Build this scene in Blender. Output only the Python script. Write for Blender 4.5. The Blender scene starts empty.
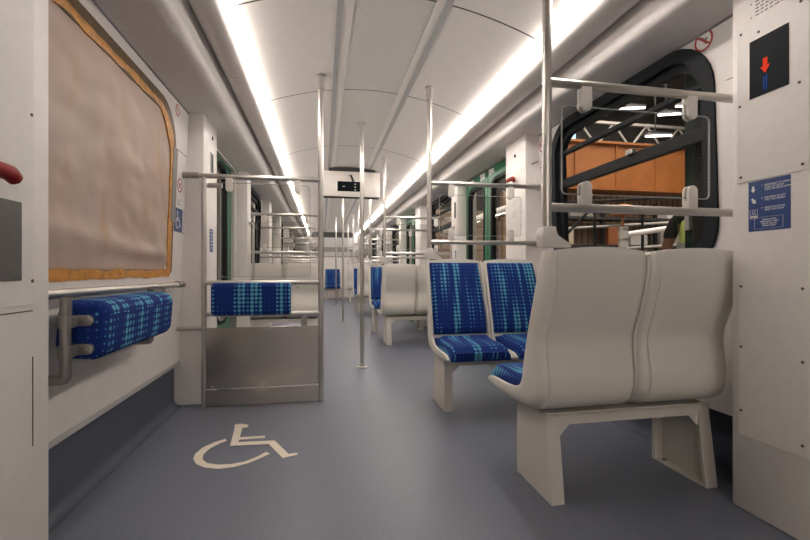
import bpy, bmesh, math, random
from mathutils import Vector, Matrix, noise
random.seed(7)
S = bpy.context.scene
COL = S.collection
PI = math.pi

# ------------------------------------------------------------------ materials
M = {}
def nodes(name):
    m = bpy.data.materials.new(name); m.use_nodes = True
    nt = m.node_tree; nt.nodes.clear()
    out = nt.nodes.new('ShaderNodeOutputMaterial')
    return m, nt, out
def N(nt, t, **kw):
    n = nt.nodes.new(t)
    for k, v in kw.items():
        if isinstance(k, str) and hasattr(n, k): setattr(n, k, v)
    return n
def math_(nt, op, a, b=None, clamp=False):
    n = nt.nodes.new('ShaderNodeMath'); n.operation = op; n.use_clamp = clamp
    for i, v in enumerate((a, b)):
        if v is None: continue
        if isinstance(v, (int, float)): n.inputs[i].default_value = v
        else: nt.links.new(v, n.inputs[i])
    return n.outputs[0]
def mat(name, col, rough=.5, metal=0, var=.06, scale=60, bump=0, bscale=300, spec=.5, speck=None, stretch=None):
    m, nt, out = nodes(name)
    L = nt.links.new
    b = N(nt, 'ShaderNodeBsdfPrincipled'); L(b.outputs[0], out.inputs[0])
    b.inputs['Roughness'].default_value = rough; b.inputs['Metallic'].default_value = metal
    b.inputs['Specular IOR Level'].default_value = spec
    tc = N(nt, 'ShaderNodeTexCoord')
    src = tc.outputs['Object']
    if stretch:
        mp = N(nt, 'ShaderNodeMapping'); mp.inputs['Scale'].default_value = stretch
        L(src, mp.inputs[0]); src = mp.outputs[0]
    nz = N(nt, 'ShaderNodeTexNoise'); nz.inputs['Scale'].default_value = scale; nz.inputs['Detail'].default_value = 3
    L(src, nz.inputs['Vector'])
    rp = N(nt, 'ShaderNodeMapRange'); rp.inputs[1].default_value = .3; rp.inputs[2].default_value = .7
    rp.inputs[3].default_value = 1 - var; rp.inputs[4].default_value = 1 + var
    L(nz.outputs[0], rp.inputs[0])
    mx = N(nt, 'ShaderNodeVectorMath', operation='SCALE'); mx.inputs[0].default_value = col[:3]
    L(rp.outputs[0], mx.inputs['Scale'])
    c = mx.outputs[0]
    if speck:
        sc, amt, sc_col = speck
        n2 = N(nt, 'ShaderNodeTexNoise'); n2.inputs['Scale'].default_value = sc; n2.inputs['Detail'].default_value = 1
        L(tc.outputs['Object'], n2.inputs['Vector'])
        r2 = N(nt, 'ShaderNodeMapRange'); r2.inputs[1].default_value = .56; r2.inputs[2].default_value = .68
        r2.inputs[3].default_value = 0; r2.inputs[4].default_value = amt
        L(n2.outputs[0], r2.inputs[0])
        mm = N(nt, 'ShaderNodeMix', data_type='RGBA'); L(r2.outputs[0], mm.inputs[0]); L(c, mm.inputs[6]); mm.inputs[7].default_value = (*sc_col, 1)
        c = mm.outputs[2]
    L(c, b.inputs['Base Color'])
    if bump:
        n3 = N(nt, 'ShaderNodeTexNoise'); n3.inputs['Scale'].default_value = bscale; L(src, n3.inputs['Vector'])
        bp = N(nt, 'ShaderNodeBump'); bp.inputs['Strength'].default_value = bump; bp.inputs['Distance'].default_value = .01
        L(n3.outputs[0], bp.inputs['Height']); L(bp.outputs[0], b.inputs['Normal'])
    M[name] = m
    return m
def emit(name, col, s):
    m, nt, out = nodes(name)
    e = N(nt, 'ShaderNodeEmission'); e.inputs[0].default_value = (*col, 1); e.inputs[1].default_value = s
    nt.links.new(e.outputs[0], out.inputs[0]); M[name] = m
def glass(name, tint, refl=1.0, rough=0.0):
    m, nt, out = nodes(name); L = nt.links.new
    t = N(nt, 'ShaderNodeBsdfTransparent'); t.inputs[0].default_value = (*tint, 1)
    g = N(nt, 'ShaderNodeBsdfGlossy'); g.inputs['Roughness'].default_value = rough
    fr = N(nt, 'ShaderNodeFresnel'); ge = N(nt, 'ShaderNodeNewGeometry')
    L(math_(nt, 'ADD', math_(nt, 'MULTIPLY', ge.outputs['Backfacing'], 1 / 1.45 - 1.45), 1.45), fr.inputs[0])
    f = math_(nt, 'MULTIPLY', fr.outputs[0], refl, True)
    mx = N(nt, 'ShaderNodeMixShader'); L(f, mx.inputs[0]); L(t.outputs[0], mx.inputs[1]); L(g.outputs[0], mx.inputs[2])
    L(mx.outputs[0], out.inputs[0]); M[name] = m

mat('wall_paint', (.66, .625, .60), .42, var=.025, scale=25, bump=.03, bscale=220, spec=.4)
mat('soffit_paint', (.74, .705, .68), .5, var=.03, scale=25, bump=.03, bscale=220, spec=.35)
mat('ceiling_paint', (.76, .715, .675), .55, var=.02, scale=12, bump=.02, spec=.3)
mat('fascia_paint', (.76, .715, .675), .4, var=.02, scale=12, spec=.4)
mat('pink_paint', (.56, .49, .47), .42, var=.03, scale=25)
mat('seat_plastic', (.66, .63, .575), .42, var=.05, scale=420, bump=.05, bscale=500, spec=.4)
mat('leg_paint', (.58, .545, .50), .5, var=.04, scale=300, bump=.04, bscale=500, spec=.3)
mat('floor_vinyl', (.124, .136, .178), .40, var=.10, scale=90, bump=.02, bscale=500, spec=.45, speck=(420, .35, (.30, .30, .33)))
mat('kick_vinyl_shaded', (.074, .084, .114), .5, var=.10, scale=120, spec=.35)  # floor vinyl darkened: the shade under the wall edge is in the colour
mat('steel', (.50, .475, .445), .32, .85, var=.04, scale=30, stretch=(1, 1, 12))
mat('steel_sheet', (.49, .45, .415), .2, .95, var=.05, scale=14, stretch=(.6, .6, 18), bump=.015, bscale=40)
mat('steel_dark', (.31, .295, .28), .38, .85, var=.05, scale=30)
mat('clamp_paint', (.64, .60, .56), .4, var=.02)
mat('gap_dark', (.035, .034, .036), .6, var=.02)
mat('groove', (.22, .21, .21), .6, var=.02)
mat('channel_grey', (.42, .41, .405), .5, var=.03)
mat('rubber', (.010, .012, .015), .6, var=.05, scale=40, spec=.15)
mat('screen_black', (.006, .008, .011), .45, var=.05, spec=.08)
mat('dark_panel', (.085, .083, .08), .35, var=.06, scale=40)
mat('red_plastic', (.26, .014, .012), .5, var=.05, spec=.2)
mat('sign_blue', (.010, .043, .185), .4, var=.05, scale=60)
mat('sign_white', (.72, .71, .70), .5, var=.02)
mat('sign_red', (.42, .045, .04), .5, var=.04)
mat('print_grey', (.22, .20, .19), .6, var=.03)
mat('tape', (.46, .20, .030), .45, var=.25, scale=22, bump=.25, bscale=40)
mat('tape_shaded', (.115, .068, .026), .5, var=.25, scale=22, bump=.2, bscale=40)  # darker copy of the tape, shade in the window recess painted in
mat('door_green', (.006, .120, .050), .35, var=.06, scale=30, spec=.3)
mat('door_green_shaded', (.010, .030, .024), .6, var=.06, scale=30, spec=.2)  # door green darkened, the lack of light outside put into the colour
mat('marking', (.72, .64, .53), .5, var=.03, scale=80)
mat('frame_grey', (.20, .195, .185), .5, var=.05)
mat('brass_key', (.09, .08, .07), .45, .3)
mat('orange_steel', (.36, .125, .028), .55, var=.15, scale=3)
mat('hall_dark', (.030, .030, .032), .8, var=.2, scale=4)
mat('hall_steel', (.40, .39, .38), .5, var=.1, scale=6)
mat('hall_concrete', (.25, .23, .21), .8, var=.12, scale=3)
mat('hall_beige', (.55, .46, .36), .8, var=.10, scale=2)
mat('skin', (.34, .16, .10), .5, var=.04, scale=30)
mat('hair', (.02, .014, .010), .6, var=.2, scale=200)
mat('black_cotton', (.012, .012, .013), .85, var=.1, scale=80)
mat('denim', (.03, .045, .085), .85, var=.15, scale=90)
mat('hi_vis', (.62, .76, .22), .6, var=.05, scale=60)
mat('reflective', (.45, .45, .44), .35, var=.05)
mat('boot', (.03, .022, .018), .6, var=.1)
mat('brown_plastic', (.28, .10, .04), .5, var=.1)
glass('pane_glass', (.92, .92, .91), .2)
glass('window_glass', (.85, .84, .83), .28)
def edge_mat():
    m, nt, out = nodes('edge_glass'); L = nt.links.new
    t = N(nt, 'ShaderNodeBsdfTransparent'); d = N(nt, 'ShaderNodeBsdfDiffuse'); d.inputs[0].default_value = (.8, .82, .8, 1)
    mx = N(nt, 'ShaderNodeMixShader'); mx.inputs[0].default_value = .30; L(t.outputs[0], mx.inputs[1]); L(d.outputs[0], mx.inputs[2]); L(mx.outputs[0], out.inputs[0]); M['edge_glass'] = m
edge_mat()
emit('strip_light', (1.0, .912, .83), 21.0)
emit('hall_lamp', (1.0, .93, .85), 9)
emit('arrow_red', (1.0, .07, .03), .38)
emit('screen_blue', (.05, .25, 1.0), .16)
emit('skylight', (.45, .75, 1.0), 2.2)

def paper_mat():   # kraft masking sheet, translucent blotches and glue smears
    m, nt, out = nodes('paper'); L = nt.links.new
    b = N(nt, 'ShaderNodeBsdfPrincipled'); L(b.outputs[0], out.inputs[0]); b.inputs['Roughness'].default_value = .55
    tc = N(nt, 'ShaderNodeTexCoord')
    n1 = N(nt, 'ShaderNodeTexNoise'); n1.inputs['Scale'].default_value = 3; n1.inputs['Detail'].default_value = 6
    L(tc.outputs['Object'], n1.inputs['Vector'])
    cr = N(nt, 'ShaderNodeValToRGB'); L(n1.outputs[0], cr.inputs[0])
    e = cr.color_ramp.elements
    e[0].position = .38; e[0].color = (.36, .255, .205, 1); e[1].position = .66; e[1].color = (.385, .295, .25, 1)
    mp = N(nt, 'ShaderNodeMapping'); mp.inputs['Scale'].default_value = (1, 7, 1.4); L(tc.outputs['Object'], mp.inputs[0])
    n2 = N(nt, 'ShaderNodeTexNoise'); n2.inputs['Scale'].default_value = 1.6; n2.inputs['Detail'].default_value = 2; L(mp.outputs[0], n2.inputs['Vector'])
    r = N(nt, 'ShaderNodeMapRange'); r.inputs[1].default_value = .60; r.inputs[2].default_value = .74; r.inputs[4].default_value = .45
    L(n2.outputs[0], r.inputs[0])
    mm = N(nt, 'ShaderNodeMix', data_type='RGBA'); L(r.outputs[0], mm.inputs[0]); L(cr.outputs[0], mm.inputs[6]); mm.inputs[7].default_value = (.36, .20, .085, 1)
    L(mm.outputs[2], b.inputs['Base Color'])
    n3 = N(nt, 'ShaderNodeTexNoise'); n3.inputs['Scale'].default_value = 120; L(tc.outputs['Object'], n3.inputs['Vector'])
    bp = N(nt, 'ShaderNodeBump'); bp.inputs['Strength'].default_value = .1; bp.inputs['Distance'].default_value = .01
    L(n3.outputs[0], bp.inputs['Height']); L(bp.outputs[0], b.inputs['Normal'])
    M['paper'] = m
paper_mat()

def fabric_mat():  # navy moquette with columns of light blue dots of changing size
    m, nt, out = nodes('moquette'); L = nt.links.new
    b = N(nt, 'ShaderNodeBsdfPrincipled'); L(b.outputs[0], out.inputs[0])
    b.inputs['Roughness'].default_value = .85; b.inputs['Specular IOR Level'].default_value = .2
    uv = N(nt, 'ShaderNodeUVMap'); sp = N(nt, 'ShaderNodeSeparateXYZ'); L(uv.outputs[0], sp.inputs[0])
    gu, gv = .0265, .0265
    a = math_(nt, 'DIVIDE', sp.outputs[0], gu); c = math_(nt, 'DIVIDE', sp.outputs[1], gv)
    fa, fc = math_(nt, 'FLOOR', a), math_(nt, 'FLOOR', c)
    dx = math_(nt, 'SUBTRACT', math_(nt, 'FRACT', a), .5); dy = math_(nt, 'SUBTRACT', math_(nt, 'FRACT', c), .5)
    d = math_(nt, 'SQRT', math_(nt, 'ADD', math_(nt, 'MULTIPLY', dx, dx), math_(nt, 'MULTIPLY', dy, dy)))
    cx = N(nt, 'ShaderNodeCombineXYZ'); L(math_(nt, 'MULTIPLY', fa, .61), cx.inputs[0]); L(math_(nt, 'MULTIPLY', fc, .065), cx.inputs[1])
    n1 = N(nt, 'ShaderNodeTexNoise'); n1.inputs['Scale'].default_value = 1.0; n1.inputs['Detail'].default_value = 0; L(cx.outputs[0], n1.inputs['Vector'])
    r = N(nt, 'ShaderNodeMapRange'); r.inputs[1].default_value = .40; r.inputs[2].default_value = .68; r.inputs[3].default_value = .10; r.inputs[4].default_value = .47
    L(n1.outputs[0], r.inputs[0])
    mk = math_(nt, 'MULTIPLY', math_(nt, 'SUBTRACT', r.outputs[0], d), 14, True)
    tone = N(nt, 'ShaderNodeMapRange'); tone.inputs[1].default_value = .1; tone.inputs[2].default_value = .46; L(r.outputs[0], tone.inputs[0])
    m2 = N(nt, 'ShaderNodeMix', data_type='RGBA'); L(tone.outputs[0], m2.inputs[0])
    m2.inputs[6].default_value = (.04, .16, .36, 1); m2.inputs[7].default_value = (.085, .30, .43, 1)
    mm = N(nt, 'ShaderNodeMix', data_type='RGBA'); L(mk, mm.inputs[0]); mm.inputs[6].default_value = (.006, .024, .150, 1); L(m2.outputs[2], mm.inputs[7])
    L(mm.outputs[2], b.inputs['Base Color'])
    nz = N(nt, 'ShaderNodeTexNoise'); nz.inputs['Scale'].default_value = 900
    bp = N(nt, 'ShaderNodeBump'); bp.inputs['Strength'].default_value = .15; bp.inputs['Distance'].default_value = .003
    tc = N(nt, 'ShaderNodeTexCoord'); L(tc.outputs['Object'], nz.inputs['Vector'])
    L(nz.outputs[0], bp.inputs['Height']); L(bp.outputs[0], b.inputs['Normal'])
    M['moquette'] = m
fabric_mat()

def perf_mat():    # perforated ceiling sheet
    m, nt, out = nodes('perforated'); L = nt.links.new
    b = N(nt, 'ShaderNodeBsdfPrincipled'); L(b.outputs[0], out.inputs[0]); b.inputs['Roughness'].default_value = .5
    tc = N(nt, 'ShaderNodeTexCoord'); sp = N(nt, 'ShaderNodeSeparateXYZ'); L(tc.outputs['Object'], sp.inputs[0])
    g = .0085
    a = math_(nt, 'DIVIDE', sp.outputs[0], g); c = math_(nt, 'DIVIDE', math_(nt, 'ADD', sp.outputs[1], math_(nt, 'MULTIPLY', sp.outputs[0], .5)), g)
    dx = math_(nt, 'SUBTRACT', math_(nt, 'FRACT', a), .5); dy = math_(nt, 'SUBTRACT', math_(nt, 'FRACT', c), .5)
    d = math_(nt, 'SQRT', math_(nt, 'ADD', math_(nt, 'MULTIPLY', dx, dx), math_(nt, 'MULTIPLY', dy, dy)))
    mk = math_(nt, 'LESS_THAN', d, .29)
    mm = N(nt, 'ShaderNodeMix', data_type='RGBA'); L(mk, mm.inputs[0]); mm.inputs[6].default_value = (.74, .70, .66, 1); mm.inputs[7].default_value = (.36, .345, .33, 1)
    L(mm.outputs[2], b.inputs['Base Color']); M['perforated'] = m
perf_mat()

def pattern_mat(name, c1, c2, sx, sy, gap, brick=False):
    m, nt, out = nodes(name); L = nt.links.new
    b = N(nt, 'ShaderNodeBsdfPrincipled'); L(b.outputs[0], out.inputs[0]); b.inputs['Roughness'].default_value = .8
    tc = N(nt, 'ShaderNodeTexCoord'); uv = tc.outputs['UV']
    br = N(nt, 'ShaderNodeTexBrick'); L(uv, br.inputs[0])
    br.offset = .5 if brick else 0
    br.inputs['Color1'].default_value = (*c1, 1); br.inputs['Color2'].default_value = (*[k * .75 for k in c1], 1); br.inputs['Mortar'].default_value = (*c2, 1)
    br.inputs['Scale'].default_value = 1; br.inputs['Mortar Size'].default_value = gap; br.inputs['Brick Width'].default_value = sx; br.inputs['Row Height'].default_value = sy
    L(br.outputs[0], b.inputs['Base Color']); M[name] = m
pattern_mat('slat_wall', (.36, .25, .165), (.10, .07, .05), .16, 1.1, .018)
pattern_mat('stone_wall', (.36, .27, .21), (.17, .13, .11), .55, .28, .02, True)

# ------------------------------------------------------------------ mesh helpers
def BM(): return bmesh.new()
def box(bm, x0, x1, y0, y1, z0, z1, bev=0, seg=2):
    vs = [bm.verts.new((x, y, z)) for x in (x0, x1) for y in (y0, y1) for z in (z0, z1)]
    fs = []
    for q in ((0, 1, 3, 2), (4, 6, 7, 5), (0, 4, 5, 1), (2, 3, 7, 6), (0, 2, 6, 4), (1, 5, 7, 3)):
        fs.append(bm.faces.new([vs[i] for i in q]))
    if bev:
        es = list({e for f in fs for e in f.edges})
        bmesh.ops.bevel(bm, geom=es, offset=bev, segments=seg, profile=.5, affect='EDGES', clamp_overlap=True)
    return bm
def prism(bm, poly, axis, a, b, bev=0):
    """poly: 2D loop, swept along axis ('x': poly is (y,z); 'y': (x,z); 'z': (x,y))"""
    def mk(p, t):
        return {'x': (t, p[0], p[1]), 'y': (p[0], t, p[1]), 'z': (p[0], p[1], t)}[axis]
    A = [bm.verts.new(mk(p, a)) for p in poly]; B = [bm.verts.new(mk(p, b)) for p in poly]
    n = len(poly); fs = [bm.faces.new(A), bm.faces.new(B[::-1])]
    for i in range(n):
        fs.append(bm.faces.new((A[i], B[i], B[(i + 1) % n], A[(i + 1) % n])))
    if bev:
        es = list({e for f in fs for e in f.edges})
        bmesh.ops.bevel(bm, geom=es, offset=bev, segments=2, profile=.5, affect='EDGES', clamp_overlap=True)
    return bm
def tube(bm, pts, r, seg=14, cap=True):
    pts = [Vector(p) for p in pts]; rings = []
    n = len(pts); rr = r if isinstance(r, (list, tuple)) else [r] * n
    t0 = (pts[1] - pts[0]).normalized()
    u = t0.orthogonal().normalized()
    for i, p in enumerate(pts):
        t = ((pts[min(i + 1, n - 1)] - pts[max(i - 1, 0)])).normalized()
        u = (u - t * u.dot(t)).normalized(); v = t.cross(u)
        rings.append([bm.verts.new(p + (u * math.cos(a) + v * math.sin(a)) * rr[i]) for a in [2 * PI * k / seg for k in range(seg)]])
    for A, B in zip(rings, rings[1:]):
        for k in range(seg):
            bm.faces.new((A[k], A[(k + 1) % seg], B[(k + 1) % seg], B[k]))
    if cap:
        bm.faces.new(rings[0][::-1]); bm.faces.new(rings[-1])
    return bm
def elbow(a, b, c, r, n=6):
    """points a -> rounded corner at b -> c"""
    a, b, c = Vector(a), Vector(b), Vector(c)
    p, q = b + (a - b).normalized() * r, b + (c - b).normalized() * r
    return [a] + [(p.lerp(b, t)).lerp(b.lerp(q, t), t) for t in [k / n for k in range(n + 1)]] + [c]
def rrect(x0, x1, y0, y1, r, n=8, rs=None):
    rs = rs or (r, r, r, r); out = []
    for (cx, cy, a0, q) in ((x1, y1, 0, rs[0]), (x0, y1, 90, rs[1]), (x0, y0, 180, rs[2]), (x1, y0, 270, rs[3])):
        sx = -1 if cx == x1 else 1; sy = -1 if cy == y1 else 1
        for k in range(n + 1):
            a = math.radians(a0 + 90 * k / n)
            out.append((cx + sx * q + q * math.cos(a), cy + sy * q + q * math.sin(a)))
    return out
def ring(bm, outer, inner, axis, a, b):
    """frame between two loops of equal length, swept along axis"""
    def mk(p, t): return {'x': (t, p[0], p[1]), 'y': (p[0], t, p[1]), 'z': (p[0], p[1], t)}[axis]
    n = len(outer)
    L = [[bm.verts.new(mk(p, t)) for p in lp] for lp in (outer, inner) for t in (a, b)]
    oa, ob, ia, ib = L
    for i in range(n):
        j = (i + 1) % n
        bm.faces.new((oa[i], oa[j], ia[j], ia[i])); bm.faces.new((ob[i], ib[i], ib[j], ob[j]))
        bm.faces.new((oa[i], ob[i], ob[j], oa[j])); bm.faces.new((ia[i], ia[j], ib[j], ib[i]))
    return bm
def dense(lp, step=.03):
    out = []
    for a, b in zip(lp, lp[1:] + lp[:1]):
        n = max(1, int(math.hypot(a[0] - b[0], a[1] - b[1]) / step))
        out += [(a[0] + (b[0] - a[0]) * k / n, a[1] + (b[1] - a[1]) * k / n) for k in range(n)]
    return out
def holed_panel(bm, rect, hole, axis, a, b):
    hole = dense(hole, .06)
    """rect panel (u0,u1,v0,v1) with a hole loop, thickness a..b"""
    u0, u1, v0, v1 = rect
    cu = sum(p[0] for p in hole) / len(hole); cv = sum(p[1] for p in hole) / len(hole)
    pts = list(hole); outer = []
    for p in pts:
        du, dv = p[0] - cu, p[1] - cv
        t = min(((u1 - cu) / du if du > 1e-9 else (u0 - cu) / du if du < -1e-9 else 1e9), ((v1 - cv) / dv if dv > 1e-9 else (v0 - cv) / dv if dv < -1e-9 else 1e9))
        outer.append((cu + du * t, cv + dv * t))
    for c in ((u0, v0), (u0, v1), (u1, v0), (u1, v1)):   # snap the nearest sample to each corner
        k = min(range(len(outer)), key=lambda i: (outer[i][0] - c[0]) ** 2 + (outer[i][1] - c[1]) ** 2); outer[k] = c
    return ring(bm, outer, pts, axis, a, b)
def lathe(bm, prof, c, axis='z', seg=20):
    rings = []
    for r, h in prof:
        row = []
        for k in range(seg):
            a = 2 * PI * k / seg; x, y = r * math.cos(a), r * math.sin(a)
            row.append(bm.verts.new({'z': (c[0] + x, c[1] + y, c[2] + h), 'x': (c[0] + h, c[1] + x, c[2] + y), 'y': (c[0] + x, c[1] + h, c[2] + y)}[axis]))
        rings.append(row)
    for A, B in zip(rings, rings[1:]):
        for k in range(seg): bm.faces.new((A[k], A[(k + 1) % seg], B[(k + 1) % seg], B[k]))
    bm.faces.new(rings[0][::-1]); bm.faces.new(rings[-1])
    return bm
ROOT = {}
LEAN = [0.0]          # side walls lean inwards towards the roof: metres across per metre of height
def obj(name, bm, m, parent=None, smooth=False, kind=None, label=None, tag=None, uv=None):
    off = ROOT.get(parent.name, Vector()) if parent else Vector()
    if LEAN[0]:
        for v in bm.verts: v.co.x += LEAN[0] * v.co.z
    if off.length: bmesh.ops.translate(bm, verts=bm.verts, vec=-off)
    bmesh.ops.recalc_face_normals(bm, faces=bm.faces)
    me = bpy.data.meshes.new(name)
    if smooth:
        for f in bm.faces: f.smooth = True
        for e in bm.edges:
            if len(e.link_faces) == 2 and e.calc_face_angle(0) > math.radians(38): e.smooth = False
    bm.to_mesh(me); bm.free()
    o = bpy.data.objects.new(name, me); COL.objects.link(o)
    for q in (m if isinstance(m, (list, tuple)) else (m,)): me.materials.append(M[q])
    if parent: o.parent = parent; ROOT[o.name] = off
    if kind: o['kind'] = kind
    if label: o['label'] = label
    if tag:
        o['label'], o['category'] = tag[0], tag[1]
        if len(tag) > 2: o['group'] = tag[2]
    return o
def thing(name, label, cat, loc=(0, 0, 0), group=None):
    o = bpy.data.objects.new(name, None); COL.objects.link(o); o.location = loc
    o.empty_display_size = .1
    o['label'] = label; o['category'] = cat
    if group: o['group'] = group
    ROOT[o.name] = Vector(loc)
    return o
def dup(root, loc, rotz, label):
    r = root.copy(); COL.objects.link(r); r.location = loc; r.rotation_euler = (0, 0, rotz); r['label'] = label
    def rec(src, dst):
        for ch in list(src.children):
            c = ch.copy(); COL.objects.link(c); c.parent = dst; rec(ch, c)
    rec(root, r)
    return r
def struct(name, bm, m, smooth=False): return obj(name, bm, m, None, smooth, 'structure')
def cyl(bm, p, q, r, seg=14): return tube(bm, [p, q], r, seg)
def lettering(name, text, m, parent, origin, u, v, size, align='LEFT'):
    """flat lettering lying in the plane spanned by u (reading direction) and v (up)"""
    cu = bpy.data.curves.new(name, 'FONT'); cu.body = text; cu.size = size; cu.align_x = align; cu.extrude = .0003
    cu.space_line = 1.0
    t = bpy.data.objects.new(name, cu); COL.objects.link(t)
    dg = bpy.context.evaluated_depsgraph_get(); me = bpy.data.meshes.new_from_object(t.evaluated_get(dg))
    bpy.data.objects.remove(t); bpy.data.curves.remove(cu)
    u, v = Vector(u), Vector(v); w = u.cross(v)
    bm = BM(); bm.from_mesh(me); bpy.data.meshes.remove(me)
    for p in bm.verts: p.co = Vector(origin) + u * p.co.x + v * p.co.y + w * p.co.z
    return obj(name, bm, m, parent)

# ------------------------------------------------------------------ dimensions (metres; x across, y along, z up)
WL, WR = -.945, 1.73           # side walls
XC = .36                      # centre line
Y0, Y1 = -7.0, 14.6
LK = .035
LPIL, RPIL = -.78, 1.55       # inner faces of door pillars
ZONES = [(3.10, 5.05), (6.75, 8.70), (10.40, 12.35)]
WZ = [(1.40, 3.10), (5.05, 6.75), (8.70, 10.40), (12.35, 14.6)]
def vault(x): return 2.29 - .15 * ((x - XC) / .77) ** 2

# ------------------------------------------------------------------ shell
struct('floor', box(BM(), WL - .14, WR + .14, Y0, Y1, -.06, 0), 'floor_vinyl')
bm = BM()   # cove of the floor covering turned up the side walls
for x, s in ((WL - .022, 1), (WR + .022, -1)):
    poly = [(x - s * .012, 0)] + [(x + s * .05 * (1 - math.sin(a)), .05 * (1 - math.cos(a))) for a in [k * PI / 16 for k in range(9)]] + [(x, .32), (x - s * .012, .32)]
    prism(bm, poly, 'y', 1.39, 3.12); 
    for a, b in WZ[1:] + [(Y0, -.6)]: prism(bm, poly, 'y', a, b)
struct('baseboard_sides', bm, 'kick_vinyl_shaded', True)

def wall(name, x, out):
    t = .045 * out
    bm = BM()
    for i, (a, b) in enumerate(WZ):
        if i == 0: ya, yb = (1.44, 2.885) if out < 0 else (1.575, 2.92)
        else: ya, yb = a + .16, b - .16
        hole = rrect(ya, yb, .885, 1.885 if i == 0 and out < 0 else 1.95, .24)
        holed_panel(bm, (a, b, .28, 2.06), hole, 'x', x, x + t)
    for (a, b) in ZONES + [(-.62, 1.40)]:
        box(bm, min(x, x + t), max(x, x + t), a, b, 1.93, 2.06)     # header over each door
    box(bm, min(x, x + t), max(x, x + t), Y0, -.62, .28, 2.06)
    return struct(name, bm, 'wall_paint')
LEAN[0] = LK; wall('wall_left', WL, -1); LEAN[0] = -LK; wall('wall_right', WR, 1); LEAN[0] = 0
struct('wall_back', box(BM(), WL - .05, WR + .05, Y0 - .05, Y0, 0, 2.32), 'wall_paint')
# end wall of the car with a dark band
struct('wall_end', box(BM(), WL - .05, WR + .05, Y1, Y1 + .05, 0, 2.32), 'wall_paint')
struct('trim_6', box(BM(), -.9, 1.65, Y1 - .012, Y1, 1.38, 2.3), 'channel_grey')
bm = BM(); box(bm, -.35, 1.05, Y1 - .016, Y1 - .012, 1.54, 1.70); box(bm, -.9, 1.65, Y1 - .02, Y1 - .012, 1.36, 1.39); struct('window_9', bm, 'frame_grey')
struct('trim_11', box(BM(), -.35, 1.05, Y1 - .016, Y1 - .012, 2.02, 2.2), 'gap_dark')

# soffits over the windows curving up into the fascia, dark gap above
LS, RS = 1.955, 1.957
def arcpts(pts, n=5):
    out = [pts[0]]
    for a, b, c in zip(pts, pts[1:], pts[2:]):
        p = ((a[0] + b[0]) / 2, (a[1] + b[1]) / 2) if a != pts[0] else a; q = ((b[0] + c[0]) / 2, (b[1] + c[1]) / 2) if c != pts[-1] else c
        for k in range(1, n + 1):
            t = k / n; out.append(((1 - t) ** 2 * p[0] + 2 * t * (1 - t) * b[0] + t * t * q[0], (1 - t) ** 2 * p[1] + 2 * t * (1 - t) * b[1] + t * t * q[1]))
    return out
bm = BM()
pf = [(-.90, 1.953), (-.70, 1.967), (-.645, 1.972), (-.612, 1.995), (-.602, 2.035), (-.594, 2.17)]
prism(bm, arcpts(pf) + [(-.64, 2.17), (-.92, 2.05)], 'y', Y0, Y1)
pf = [(1.70, 1.955), (1.49, 1.967), (1.435, 1.972), (1.412, 1.995), (1.405, 2.035), (1.399, 2.17)]
prism(bm, arcpts(pf) + [(1.45, 2.17), (1.72, 2.05)], 'y', Y0, Y1)
struct('ceiling_soffit', bm, 'soffit_paint', True)
bm = BM()
box(bm, -.62, -.40, Y0, Y1, 2.185, 2.20); box(bm, 1.14, 1.44, Y0, Y1, 2.185, 2.20)
box(bm, -.66, -.60, Y0, Y1, 2.10, 2.20); box(bm, 1.415, 1.47, Y0, Y1, 2.10, 2.20)
struct('trim_2', bm, 'gap_dark')
bm = BM()    # thin shadow line where soffit meets wall
box(bm, -.886, -.872, Y0, Y1, LS - .008, LS + .004); box(bm, 1.655, 1.672, Y0, Y1, RS - .008, RS + .004)
struct('trim_3', bm, 'groove')

# vaulted ceiling in panels, arc seams between them
SEAMS = [-5.4, -4.2, -2.9, -1.6, -.3, .95, 2.13, 3.30, 4.8, 6.2, 7.6, 9.0, 10.4, 11.8, 13.2]
def vault_strip(bm, x0, x1, ya, yb, n, dz=0, th=.008):
    rows = []
    for k in range(n + 1):
        x = x0 + (x1 - x0) * k / n; z = vault(x) + dz
        rows.append([bm.verts.new(p) for p in ((x, ya, z), (x, yb, z), (x, yb, z + th), (x, ya, z + th))])
    for A, B in zip(rows, rows[1:]):
        for i in range(4): bm.faces.new((A[i], A[(i + 1) % 4], B[(i + 1) % 4], B[i]))
    bm.faces.new(rows[0]); bm.faces.new(rows[-1][::-1])
cuts = [Y0] + SEAMS + [Y1]
bm = BM()
for a, b in zip(cuts, cuts[1:]):
    vault_strip(bm, -.41, .163, a + .006, b - .006, 10); vault_strip(bm, .579, 1.13, a + .006, b - .006, 10)
struct('ceiling', bm, 'ceiling_paint', True)
bm = BM(); bp = BM()
for i, (a, b) in enumerate(zip(cuts, cuts[1:])):
    vault_strip(bp, .163, .579, a + .006, b - .006, 8)
bm.free(); struct('ceiling_perforated', bp, 'perforated', True)
bm = BM(); vault_strip(bm, -.42, 1.14, Y0, Y1, 24, .010, .02); struct('ceiling_backing', bm, 'gap_dark', True)
bm = BM()
for y in SEAMS: vault_strip(bm, -.41, 1.13, y - .005, y + .005, 24, .0005, .004)
struct('trim_10', bm, 'gap_dark')
bm = BM()
for x0, x1 in ((.076, .110), (.622, .658)): vault_strip(bm, x0, x1, Y0, Y1, 2, -.004, .005)
struct('trim_4', bm, 'channel_grey')
bm = BM()
for x0, x1 in ((.110, .165), (.577, .622)): vault_strip(bm, x0, x1, Y0, Y1, 2, -.002, .005)
struct('trim_5', bm, 'fascia_paint')

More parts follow.
